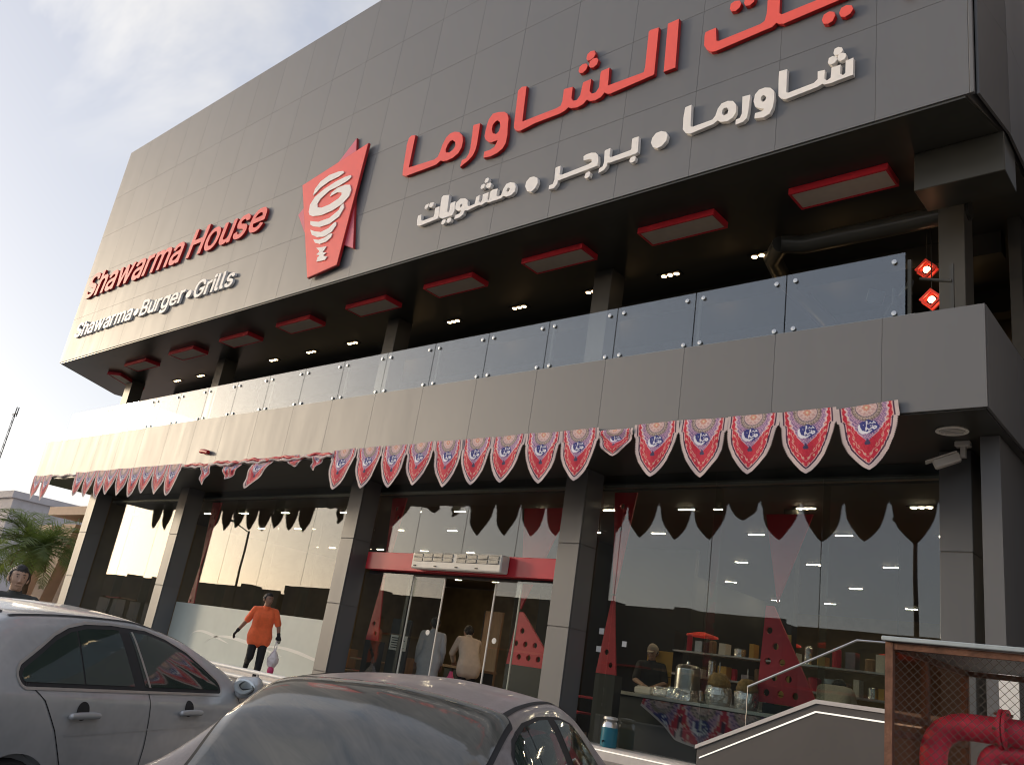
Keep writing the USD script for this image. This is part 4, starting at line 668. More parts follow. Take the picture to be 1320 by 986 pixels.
floods('floodlight_cluster', 'cluster of black floodlights behind the right end of the glass balustrade', (-3.27, 9.86, 6.13), 0.55, 3)
fl = floods('floodlight', 'single black floodlight on a stand behind the middle left of the balustrade', (-17.4, 9.86, 6.13), 0.95, 1)
obj('leg', tube([(0, 0, 0.5), (0.3, 0.1, 0.0)], 0.015), 'black_plastic', fl)
for n, (x, y, z) in enumerate([(-3.40, 11.6, 7.80), (-3.28, 11.4, 7.22)]):
    t = thing('red_lantern', ['upper small red lit lantern behind the open balcony end', 'lower small red lit lantern behind the open balcony end'][n], 'lantern', (x, y, z))
    sq = lambda k: [(0, -k), (k, 0), (0, k), (-k, 0)]
    obj('frame_ring', polyx(sq(0.15), -0.06, 0.03, [sq(0.105)]), 'lamp_red', t); obj('frame_ring', polyx(sq(0.15), 0.04, 0.03, [sq(0.105)]), 'lamp_red', t)
    obj('bulb', ellipsoid((0, 0, 0), (0.05, 0.04, 0.05), 2), 'lamp_glow', t, True)
    obj('cord', tube([(0, 0, 0.12), (0, 0, 8.6 - z)], 0.006, 6), 'black_plastic', t)
sc = thing('wall_siren', 'small dark red lamp fixed to the beige end of the balcony fascia', 'lamp', (-18.35, 9.5, 5.28))
obj('body', tube([(-0.14, -0.06, 0.02), (0.0, -0.06, 0.01), (0.2, -0.06, -0.02)], [0.05, 0.055, 0.045], 12), 'red_side', sc, 40)
obj('bracket', bx(-0.03, 0.03, -0.06, 0.0, -0.02, 0.02), 'black_plastic', sc)

# perforated red triangle boards (upright below, upside down above) beside the columns and inside
def tri_mesh(P, holes, th, plane, at):
    g = Polygon(P)
    hs = []
    for (a, b, r) in holes:
        c = Point(a, b).buffer(r, 6)
        if g.buffer(-0.03).contains(c): hs.append(c)
    for c in hs: g = g.difference(c)
    out = []
    for q in getattr(g, 'geoms', [g]):
        ol, hl = list(q.exterior.coords)[:-1], [list(r_.coords)[:-1] for r_ in q.interiors]
        out.append(polyyz(ol, at, th, hl) if plane == 'x' else polyx(ol, at, th, hl)[0])
    return out
def grid_holes(x0, x1, z0, z1, d, r): return [(x0 + d * (i + 0.5 * (j % 2)), z0 + d * j, r) for i in range(int((x1 - x0) / d) + 1) for j in range(int((z1 - z0) / d) + 1)]
cn = ['the near right column', 'the column right of the door', 'the column left of the door', 'the bright column left of the frosted window', 'the far left column']
for n, (a, b) in enumerate(COLS):
    if n in (0, 4): continue
    t = thing('red_hourglass_board', f'red perforated two triangle board by {cn[n]}', 'decoration')
    xa, xb = b + 0.02 - 0.1 * (n > 2), b + 0.40 - 0.1 * (n > 2)
    obj('lower_triangle', tri_mesh([(xa, 1.78), (xb, 1.78), (xa + 0.20, 3.0), (xa + 0.16, 3.0)], grid_holes(xa + 0.07, xb, 1.92, 2.8, 0.19, 0.045), 0.03, 'y', 11.75), 'red_board', t)
    obj('upper_triangle', tri_mesh([(xa + 0.16, 3.02), (xa + 0.2, 3.02), (xb + 0.05, 4.7), (xa - 0.02, 4.7)], grid_holes(xa + 0.07, xb, 3.9, 4.6, 0.19, 0.045), 0.03, 'y', 11.75), 'red_board', t)
    obj('foot', bx(xa, xb, 11.75, 11.95, 0.64, 1.775), 'dark_wall', t)
for n, (xa, xb, y, zt) in enumerate([(-10.5, -9.35, 11.95, 2.62), (-5.95, -5.1, 12.5, 3.1)]):
    t = thing('perforated_screen', ['tall red triangular perforated screen inside the glass right of the door', 'tall red triangular perforated screen inside behind the stair'][n], 'screen')
    obj('board', tri_mesh([(xa, 1.72), (xb, 1.72), (xa + 0.22, zt), (xa + 0.12, zt)] if n == 0 else [(xa - 0.1, 1.72), (xb, 1.72), (xa + 0.1, zt), (xa - 0.02, zt)], grid_holes(xa + 0.05, xb, 1.86, zt, 0.22, 0.05), 0.04, 'y', y), 'red_board', t)
    obj('base', bx(xa, xb, y, y + 0.3, 0.64, 1.715), 'dark_wall', t)
    obj('hanging_triangle', polyx([(xa - 0.1, 4.5), (xb - 0.2, 4.5), (xa + 0.15, zt + 0.05)], y + 0.002, 0.036), 'red_board', t)

# ================================================================== INSIDE THE RESTAURANT
ct = thing('serving_counter', 'serving counter behind the right hand window with a red patterned cloth over its front', 'counter')
obj('body', bx(-8.6, -4.6, 12.25, 13.0, 0.64, 1.52), 'dark_wall', ct)
obj('top', bx(-8.65, -4.55, 12.18, 13.05, 1.52, 1.575, 0.006), 'brushed_alu', ct)
def drape(x0, x1, y, zt, zb_fn, seed, n=70, mrow=26):
    s, t = np.meshgrid(np.linspace(x0, x1, n), np.linspace(0, 1, mrow))
    zb = zb_fn(s); z = zt + (zb - zt) * t
    yy = y - 0.02 - 0.05 * t * np.abs(np.sin(s * 5.2 + seed)) - 0.02 * t
    P = np.stack([s, yy, z], -1).reshape(-1, 3)
    u = ((s - x0) % 0.7) - 0.35; v = (zt - z)
    col = print_colours(u * 0.8, np.clip(v * 0.75 + 0.06, 0.02, 0.55), 2.0)
    d = z - zb
    col[d < 0.035] = (0.6, 0.52, 0.52)
    i = np.arange(mrow - 1)[:, None] * n + np.arange(n - 1)[None]
    return P, np.stack([i, i + n, i + n + 1, i + 1], -1).reshape(-1, 4), col.reshape(-1, 3)
P, q, col = drape(-7.75, -5.3, 12.17, 1.51, lambda s: 1.0 + 0.35 * np.clip((-7.1 - s) / 0.65, 0, 1) + 0.06 * np.sin(s * 3.1), 0.4)
dc = obj('counter_cloth', (P, q), 'printed_cloth', ct, True)
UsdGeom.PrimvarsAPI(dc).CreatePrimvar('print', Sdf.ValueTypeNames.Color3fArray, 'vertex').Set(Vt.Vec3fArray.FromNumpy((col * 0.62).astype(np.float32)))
def foil_pot(x, y, s, label):
    t = thing('wrapped_meat_spit', label, 'meat spit', (x, y, 1.575), 0)
    v, f, _ = meshkit.arrays(lathe([(0, 0), (0.17, 0.0), (0.19, 0.05), (0.2, 0.15), (0.19, 0.25), (0.17, 0.27), (0, 0.27)], 36)); v = v * s; n_ = meshkit.fbm(v * 14, 3) - 0.5
    rr = np.maximum(np.hypot(v[:, 0], v[:, 1]), 1e-6)[:, None]; v[:, :2] += v[:, :2] / rr * (n_[:, None] * 0.06) * (rr > 0.05)
    obj('foil_wrap', (v, f), 'foil', t)
    v, f = lathe([(0, 0.265), (0.165, 0.265), (0.175, 0.31), (0.15, 0.40), (0.09, 0.46), (0.0, 0.475)], 30)
    v = v * s; v[:, :2] *= (1 + 0.16 * (meshkit.fbm(v * 11, 3, 5) - 0.5))[:, None]
    obj('meat', (v, f), 'meat', t, True)
    obj('skewer', tube([(0, 0, 0.44 * s), (0, 0, 0.62 * s)], 0.008, 6), 'steel', t)
foil_pot(-6.62, 12.42, 1.0, 'larger foil wrapped golden spit of meat on the counter, left of two')
foil_pot(-6.16, 12.42, 0.92, 'smaller foil wrapped golden spit of meat on the counter, right of two')
t = thing('steel_pot', 'tall steel urn on the counter left of the foil wrapped spits', 'urn', (-7.32, 12.7, 1.575))
obj('body', lathe([(0, 0), (0.19, 0), (0.2, 0.02), (0.2, 0.46), (0.19, 0.48), (0, 0.48)], 28), 'steel', t, 40)
obj('lid', lathe([(0, 0.48), (0.2, 0.482), (0.16, 0.53), (0.03, 0.55), (0.025, 0.59), (0, 0.59)], 28), 'steel', t, 40)
t = thing('foil_tray', 'crumpled foil tray on the counter in front of the steel urn', 'tray', (-7.2, 12.38, 1.575))
v, f, _ = meshkit.arrays(trimesh.Trimesh(*bx(-0.2, 0.2, -0.12, 0.12, 0, 0.16)).subdivide().subdivide().subdivide()); v = v + 0.05 * (np.stack([meshkit.fbm(v * 12, 3, s_) for s_ in (1, 2, 3)], -1) - 0.5); v[:, 2] = np.maximum(v[:, 2], 0.001)
obj('foil', (v, f), 'foil', t)
for n, (x, y, sx, sz, mt, lb) in enumerate([(-7.95, 12.5, 0.16, 0.1, 'paper', 'white box of wrapped food on the counter beside the cook'), (-7.62, 12.45, 0.12, 0.13, 'foil', 'small foil parcel on the counter next to the white box')]):
    t = thing('food_parcel', lb, 'food parcel', (x, y, 1.575)); obj('wrap', bx(-sx, sx, -0.09, 0.09, 0, sz, 0.02), mt, t); obj('fold', bx(-sx * 0.8, sx * 0.8, -0.04, 0.04, sz, sz + 0.02, 0.004), mt, t)
t = thing('menu_board', 'yellow menu board of two tiles hanging behind the counter', 'board')
for k in range(2): obj('board_tile', bx(-8.55, -8.05, 13.4, 13.43, 1.9 + 0.21 * k - 0.2, 2.1 + 0.21 * k - 0.2 if k == 0 else 2.32, 0.004), 'yellow_board', t)
obj('stand', bx(-8.33, -8.27, 13.44, 13.48, 0.64, 2.3), 'dark_wall', t)
t = thing('tiled_pillar', 'narrow yellow tiled pillar inside, left of the red triangular screen', 'pillar')
obj('core', bx(-6.0, -5.78, 13.02, 13.2, 0.64, 4.7), 'dark_wall', t)
for k in range(14): obj('tile', bx(-6.0, -5.78, 13.0, 13.018, 0.66 + 0.15 * k, 0.8 + 0.15 * k, 0.003), 'yellow_tile', t)
t = thing('water_cooler', 'blue and steel water urn standing at the glass beside the column', 'water urn', (-7.66, 11.2, 0.772))
obj('tank', lathe([(0, 0.0), (0.11, 0), (0.12, 0.02), (0.12, 0.27), (0, 0.27)], 24), 'bluewater', t, 40)
obj('neck', lathe([(0.12, 0.27), (0.11, 0.33), (0.08, 0.36), (0, 0.36)], 24), 'steel', t, 40)
obj('lid', lathe([(0, 0.42), (0.1, 0.41), (0.11, 0.38), (0.09, 0.36), (0, 0.36)], 24), 'brushed_alu', t, 40)
obj('tap', tube([(0, -0.11, 0.08), (0, -0.16, 0.08), (0, -0.16, 0.04)], 0.012, 8), 'black_plastic', t)
t = thing('notice_stand', 'dark stand with a white notice sheet just inside the glass left of the door', 'notice stand')
obj('panel', bx(-13.45, -12.9, 11.75, 11.8, 0.64, 2.25), 'dark_wall', t)
sh_ = obj('sheet', bx(-13.4, -12.92, 11.735, 11.748, 1.66, 1.94), 'paper', t)
for k in range(5): obj('printed_line', bx(-13.36 + 0.02 * (k % 2), -12.97 - 0.06 * (k % 3), 11.73, 11.734, 1.70 + 0.045 * k, 1.718 + 0.045 * k), 'ink', sh_)
t = thing('reception_desk', 'wooden counter in the open doorway that a man leans on', 'counter')
obj('top', bx(-12.9, -12.15, 12.75, 13.6, 1.5, 1.55, 0.006), 'wood', t); obj('body', bx(-12.85, -12.2, 12.8, 13.55, 0.64, 1.5), 'dark_wall', t)
t = thing('wooden_partition', 'upright wooden partition board behind the left door leaf', 'partition'); obj('board', bx(-13.0, -12.5, 13.9, 13.96, 0.64, 2.75, 0.004), 'wood', t); obj('edge', bx(-13.02, -13.002, 13.89, 13.97, 0.64, 2.76), 'dark_wall', t)
t = thing('fire_extinguisher', 'small pink red cylinder on the floor in the doorway', 'extinguisher', (-12.05, 12.2, 0.64)); obj('body', lathe([(0, 0), (0.09, 0), (0.1, 0.03), (0.1, 0.62), (0.05, 0.72), (0.03, 0.8), (0, 0.8)], 18), 'pink_plastic', t, 40); obj('valve', bx(-0.03, 0.03, -0.03, 0.03, 0.8, 0.86), 'black_plastic', t)
for n, (x, y, m_) in enumerate([(-22.8, 13.5, 'red_board'), (-24.2, 14.2, 'wood'), (-20.0, 13.8, 'wood'), (-17.5, 14.0, 'red_board'), (-15.6, 13.4, 'wood'), (-9.3, 13.6, 'red_board')]):
    t = thing('dining_table', ['dining table with red top inside the far left window', 'wooden dining table deepest inside the far left window', 'wooden dining table behind the left end of the frosted film', 'red topped dining table behind the middle of the frosted film', 'wooden dining table behind the right end of the frosted film', 'red topped dining table inside, right of the door'][n], 'table', (x, y, 0.64))
    obj('top', bx(-0.5, 0.5, -0.4, 0.4, 0.71, 0.75, 0.006), m_, t); obj('pedestal', lathe([(0.28, 0), (0.28, 0.02), (0.05, 0.05), (0.05, 0.71)], 16), 'black_plastic', t, 40)
    for sx in (-1, 1):
        c = thing('dining_chair', f'chair {["left", "right"][sx > 0]} of {["the red table in the far left window", "the deep wooden table in the far left window", "the left wooden table behind the film", "the red table behind the film", "the right wooden table behind the film", "the red table beyond the door"][n]}', 'chair', (x + 0.78 * sx, y, 0.64), 90 * sx)
        obj('seat', bx(-0.21, 0.21, -0.21, 0.21, 0.43, 0.47, 0.01), m_, c); obj('backrest', bx(-0.2, 0.2, -0.22, -0.19, 0.5, 0.92, 0.01), 'wood', c)
        for ax in (-0.18, 0.18):
            for ay in (-0.18, 0.18): obj('leg', tube([(ax, ay, 0), (ax, ay, 0.43)], 0.016, 6), 'black_plastic', c)
for n, (x, y) in enumerate([(-8.4, 15.0), (-6.8, 15.0), (-5.0, 15.4), (-3.6, 14.6)]):
    t = thing('pendant_lamp', ['red pendant lamp above the cook', 'red pendant lamp between the menu board and the spits', 'red pendant lamp behind the red screen', 'red pendant lamp nearest the end column'][n], 'pendant lamp', (x, y, 2.75)); obj('shade', lathe([(0.3, 0), (0.29, 0.03), (0.05, 0.09), (0, 0.09)], 20), 'lamp_red', t, 40); obj('cord', tube([(0, 0, 0.09), (0, 0, 1.95)], 0.006, 5), 'black_plastic', t)

ks = thing('kitchen_shelf', 'dark shelf unit with jars and boxes behind the cook', 'shelf', (-6.6, 14.3, 0.64))
for z in (0.95, 1.35, 1.75): obj('shelf_board', bx(-1.9, 1.9, -0.18, 0.18, z, z + 0.03), 'brushed_alu', ks)
for x in (-1.9, 0, 1.87): obj('upright', bx(x, x + 0.03, -0.18, 0.18, 0, 2.1), 'dark_wall', ks)
k = 0
for z in (0.98, 1.38, 1.78):
    x = -1.8
    while x < 1.7:
        w_, h_ = 0.08 + 0.14 * rng.random(), 0.1 + 0.18 * rng.random(); x += 0.03 + 0.1 * rng.random()
        if abs(x + w_ / 2) > 0.1:
            m_ = ['paper', 'foil', 'yellow_board', 'red_board', 'steel', 'wood'][k % 6]
            obj('jar' if k % 2 else 'box', lathe([(0, z), (w_ / 2, z), (w_ / 2, z + h_), (w_ / 3, z + h_ * 1.1), (0, z + h_ * 1.1)], 14, (x + w_ / 2, 0, 0)) if k % 2 else bx(x, x + w_, -0.1, 0.1, z, z + h_), m_, ks)
        x += w_; k += 1
# ================================================================== STAIR, RAIL, CAGE AND PIPES
st = thing('entrance_stair', 'side stair behind a dark clad parapet with a white light line at the right', 'stair')
W0, W1, ZA, ZB = -5.17, -3.83, 1.075, 1.735
obj('parapet', polyx([(W0, 0.14), (-2.0, 0.14), (-2.0, ZB), (W1, ZB), (W0, ZA)], 9.3, 0.12), 'dark_cladding', st)
obj('parapet_cap', polyx([(W0 - 0.02, ZA), (W1, ZB), (-2.0, ZB), (-2.0, ZB + 0.04), (W1 - 0.01, ZB + 0.04), (W0 - 0.02, ZA + 0.04)], 9.285, 0.15), 'sill_stone', st)
dzl = 0.1
obj('light_line', polyx([(W0 + 0.02, ZA - dzl), (W1, ZB - dzl + 0.01), (-2.0, ZB - dzl + 0.01), (-2.0, ZB - dzl + 0.026), (W1 - 0.006, ZB - dzl + 0.026), (W0 + 0.036, ZA - dzl + 0.022), (W0 + 0.036, 0.2), (W0 + 0.02, 0.2)], 9.292, 0.008), 'led_strip', st)
for k in range(7): obj('tread', bx(W0 + 0.05 + k * 0.28, W0 + 0.05 + k * 0.28 + 0.3, 9.42, 10.38, 0.1 + 0.0 * k, 0.2 + 0.145 * k, 0.004), 'sill_stone', st)
obj('landing', bx(-3.2, -2.0, 9.42, 10.38, 0.14, 1.19), 'sill_stone', st)
obj('rail_glass', polyx([(-5.15, 1.05), (-5.15, 1.845), (-3.83, 2.52), (-3.0, 2.52), (-3.0, 1.6), (-3.83, 1.6), (-4.9, 1.05)], 10.4, 0.012), 'stair_glass', st)
obj('handrail', tube([(-5.15, 10.405, 1.84), (-3.83, 10.405, 2.515), (-3.0, 10.405, 2.52)], 0.014, 8), 'steel', st)
obj('glass_edge', tube([(-5.15, 10.405, 1.05), (-5.15, 10.405, 1.84)], 0.006, 6), 'steel', st)

cage = thing('mesh_cage', 'rusty framed wire mesh cage with a pale sheet roof at the bottom right corner', 'cage')
CX0, CX1, CY0, CY1, CZ = -1.63, 0.9, 4.9, 6.3, 2.0
for x, y in [(CX0, CY0), (CX0, 5.5), (CX0, CY1), (CX1, CY0), (CX1, CY1), (-0.35, CY0)]:
    obj('post', bx(x - 0.019, x + 0.019, y - 0.019, y + 0.019, 0.0, CZ), 'rust', cage)
for z in (CZ - 0.02, 1.55, 0.08):
    if z > 1.9: obj('front_bar', bx(CX0 + 0.02, CX1 - 0.02, CY0 - 0.016, CY0 + 0.016, z - 0.016, z + 0.016), 'rust', cage)
    for ya, yb in [(CY0 + 0.02, 5.48), (5.52, CY1 - 0.02)]: obj('side_bar', bx(CX0 - 0.016, CX0 + 0.016, ya, yb, z - 0.016, z + 0.016), 'rust', cage)
obj('side_bar', bx(CX0 - 0.016, CX0 + 0.016, CY0 + 0.02, 5.48, 1.62, 1.65), 'rust', cage)
obj('rear_bar', bx(CX0 + 0.02, CX1 - 0.02, CY1 - 0.016, CY1 + 0.016, CZ - 0.036, CZ - 0.004), 'rust', cage)
obj('roof_sheet', bx(CX0 - 0.03, CX1 + 0.03, CY0 - 0.05, CY1 + 0.03, CZ + 0.002, CZ + 0.026, 0.004), 'galvanized', cage)
obj('screen', bx(CX0 + 0.004, CX0 + 0.008, CY0 + 0.02, CY1 - 0.02, 0.1, CZ - 0.04), 'brown_screen', cage)
wires = []
pit = 0.042
nW = int((CX1 - CX0 + 1.3) / (pit))
for k in range(-34, 64):
    x0 = CX0 + k * pit
    for sgn in (1, -1):
        a0, z0 = x0, 0.78; a1, z1 = x0 + sgn * 1.2, CZ - 0.04
        if sgn < 0: a0 += 1.2; a1 += 1.2
        lo_, hi_ = CX0 + 0.02, CX1 - 0.02
        ts = [0.0, 1.0]
        dx = a1 - a0
        for lim in (lo_, hi_):
            tq = (lim - a0) / dx
            if dx > 0: ts = [max(ts[0], tq), ts[1]] if lim == lo_ else [ts[0], min(ts[1], tq)]
            else: ts = [ts[0], min(ts[1], tq)] if lim == lo_ else [max(ts[0], tq), ts[1]]
        if ts[1] - ts[0] < 0.02: continue
        p0 = (a0 + dx * ts[0], CY0 + 0.002 * sgn, z0 + (z1 - z0) * ts[0]); p1 = (a0 + dx * ts[1], CY0 + 0.002 * sgn, z0 + (z1 - z0) * ts[1])
        wires.append(tube([p0, p1], 0.0013, 4, False))
wm = obj('wire_mesh', wires, 'mesh_wire', cage); tag(wm, kind='stuff')
pp = thing('red_pipework', 'thick red painted pipe with an elbow and a flange inside the cage', 'pipe')
def elbow(p0, corner, p1, r, n=9):
    p0, c, p1 = map(np.array, (p0, corner, p1)); a = c + (p0 - c) / np.linalg.norm(p0 - c) * r; b = c + (p1 - c) / np.linalg.norm(p1 - c) * r
    t = np.linspace(0, 1, n)[:, None]
    return np.vstack([[p0], (1 - t) ** 2 * a + 2 * t * (1 - t) * c + t ** 2 * b, [p1]])
obj('main_pipe', tube(elbow((-1.52, 5.25, 0.2), (-1.52, 5.25, 1.635), (0.6, 5.25, 1.655), 0.19), 0.068, 20), 'red_pipe', pp, 40)
obj('branch_pipe', tube(elbow((-1.27, 5.28, 0.2), (-1.27, 5.28, 1.535), (0.6, 5.28, 1.5), 0.1), 0.05, 18), 'red_pipe', pp, 40)
for x in (-1.195, -1.172): obj('flange', (lambda a: (np.stack([a[0][:, 2] + x, a[0][:, 0] + 5.25, a[0][:, 1] + 1.648], -1), a[1]))(lathe([(0, 0), (0.1, 0), (0.1, 0.016), (0, 0.016)], 24)), 'red_pipe', pp, 40)
for k in range(6):
    a = k * math.pi / 3
    obj('bolt', tube([(-1.215, 5.25 + 0.085 * math.cos(a), 1.648 + 0.085 * math.sin(a)), (-1.145, 5.25 + 0.085 * math.cos(a), 1.648 + 0.085 * math.sin(a))], 0.008, 6), 'rust', pp)
nb = thing('notice_board', 'white board with a red top edge seen through the wire mesh', 'notice board', (-1.75, 8.0, 0))
obj('board', bx(-0.075, 0.065, 0, 0.02, 1.2, 2.17), 'white_paint', nb); obj('top_edge', bx(-0.08, 0.07, -0.006, 0.026, 2.172, 2.2), 'red_frame', nb); obj('leg', tube([(0, 0.01, 0.14), (0, 0.01, 1.2)], 0.02, 8), 'steel', nb)
gr = thing('guard_rail', 'low white tube guard rail at the terrace edge by the walking man', 'guard rail')
for z in (0.83, 0.95): obj('tube_rail', tube([(-16.6, 8.62, z), (-11.2, 8.62, z)], 0.032, 10), 'white_paint', gr, 40)
for x in (-16.5, -14.75, -13.0, -11.3): obj('rail_post', tube([(x, 8.66, 0.6), (x, 8.66, 0.97)], 0.025, 8), 'white_paint', gr, 40)

# ================================================================== CARS
class Sedan:
    """a sedan body from profile tables; x forward from the rear bumper, y to the left, z up"""
    def __init__(s, L, W, H, T):
        s.L, s.W, s.H = L, W, H
        P = lambda k: PchipInterpolator(*np.array(T[k], float).T)
        s.zt, s.hw, s.zs, s.wr, s.zc, s.zb = P('top'), P('half'), P('shoulder'), P('rail'), P('rail_z'), P('bottom')
        s.xs = np.concatenate([np.linspace(0, L, 150)])
        k = 10
        s.par = np.concatenate([np.linspace(i, i + 1, k, endpoint=False) for i in range(10)] + [[10.0]])
        s.sec = np.array([s.section(x) for x in s.xs])        # (stations, points, [y, z])
    def section(s, x):
        W, zs, wr, zc, zt, zb = float(s.hw(x)), float(s.zs(x)), float(s.wr(x)), float(s.zc(x)), float(s.zt(x)), float(s.zb(x))
        c = np.array([[0, zb], [W * 0.6, zb], [W * 0.93, zb + 0.01], [W * 0.985, zb + 0.10], [W, zb + (zs - zb) * 0.62], [W * 0.985, zs - 0.085], [W * 0.945, zs],
                      [W * 0.945 + (wr - W * 0.945) * 0.90, zs + (zc - zs) * 0.86], [wr - 0.06, zc + 0.006], [wr * 0.5, zt - 0.016], [0, zt]])
        i = np.arange(11.0)
        return np.stack([PchipInterpolator(i, c[:, 0])(s.par), PchipInterpolator(i, c[:, 1])(s.par)], -1)
    def body(s):
        n, m = s.sec.shape[:2]
        right = np.concatenate([np.repeat(s.xs[:, None, None], m, 1), s.sec * [-1, 1]], -1)
        left = np.concatenate([np.repeat(s.xs[:, None, None], m, 1), s.sec], -1)[:, ::-1]
        ring = np.concatenate([right, left[:, 1:-1]], 1); k = ring.shape[1]
        V = ring.reshape(-1, 3); F = []
        i, j = np.meshgrid(np.arange(n - 1), np.arange(k), indexing='ij')
        a, b, c, d = i * k + j, i * k + (j + 1) % k, (i + 1) * k + (j + 1) % k, (i + 1) * k + j
        F = np.vstack([np.stack([a, c, b], -1).reshape(-1, 3), np.stack([a, d, c], -1).reshape(-1, 3)])
        e0, e1 = ring[0].mean(0), ring[-1].mean(0); V = np.vstack([V, e0, e1]); nv = len(V)
        jj = np.arange(k)
        F = np.vstack([F, np.stack([np.full(k, nv - 2), jj, (jj + 1) % k], -1), np.stack([np.full(k, nv - 1), (n - 1) * k + (jj + 1) % k, (n - 1) * k + jj], -1)])
        return trimesh.Trimesh(V, F, process=True)
    def at(s, x):
        t = np.clip(np.atleast_1d(x), 0, s.L) / s.L * (len(s.xs) - 1); i = np.minimum(t.astype(int), len(s.xs) - 2); t = (t - i)[:, None, None]
        return s.sec[i] * (1 - t) + s.sec[i + 1] * t
    @staticmethod
    def cross(key, val, q):
        """val where the rising rows of key pass q"""
        j = np.clip((key < q[:, None]).sum(1), 1, key.shape[1] - 1); r = np.arange(len(q))
        k0, k1 = key[r, j - 1], key[r, j]; t = np.clip((q - k0) / np.where(np.abs(k1 - k0) < 1e-9, 1e-9, k1 - k0), 0, 1)
        return val[r, j - 1] * (1 - t) + val[r, j] * t
    def sides(s, x, z):
        c = s.at(x)[:, 26:84]; return s.cross(c[..., 1], c[..., 0], np.atleast_1d(z).astype(float))
    def tops(s, x, y):
        c = s.at(x)[:, 60:][:, ::-1]; return s.cross(c[..., 0], c[..., 1], np.abs(np.atleast_1d(y).astype(float)))
    def side(s, x, z): return float(s.sides(x, z)[0])
    def top(s, x, y): return float(s.tops(x, y)[0])
    def side_patch(s, poly, off, sgn=-1, edge=0.06, holes=()):
        g = Polygon(poly, holes) if not isinstance(poly, Polygon) else poly
        out = []
        for q in getattr(g, 'geoms', [g]):
            v, f = trimesh.creation.triangulate_polygon(q, engine='earcut')
            v, f = trimesh.remesh.subdivide_to_size(np.c_[v, np.zeros(len(v))], f, edge)
            out.append((np.stack([v[:, 0], sgn * (s.sides(v[:, 0], v[:, 1]) + off), v[:, 1]], -1), f if sgn < 0 else f[:, ::-1]))
        return out
    def top_patch(s, poly, off, edge=0.06):
        v, f = trimesh.creation.triangulate_polygon(Polygon(poly) if not isinstance(poly, Polygon) else poly, engine='earcut')
        v, f = trimesh.remesh.subdivide_to_size(np.c_[v, np.zeros(len(v))], f, edge)
        x, y, h = v[:, 0], v[:, 1], 0.02
        n = np.stack([-(s.tops(x + h, y) - s.tops(x - h, y)) / (2 * h), -(s.tops(x, y + h) - s.tops(x, y - h)) / (2 * h), np.ones(len(x))], -1); n /= np.linalg.norm(n, axis=1, keepdims=True)
        return np.stack([x, y, s.tops(x, y)], -1) + off * n, f
    def shut(s, pts, sgn=-1, w=0.004):
        return s.side_patch(LineString(pts).buffer(w, cap_style=2), 0.0025, sgn, 0.08)

def smooth_poly(p, r): return Polygon(p).buffer(-r).buffer(2 * r).buffer(-r)

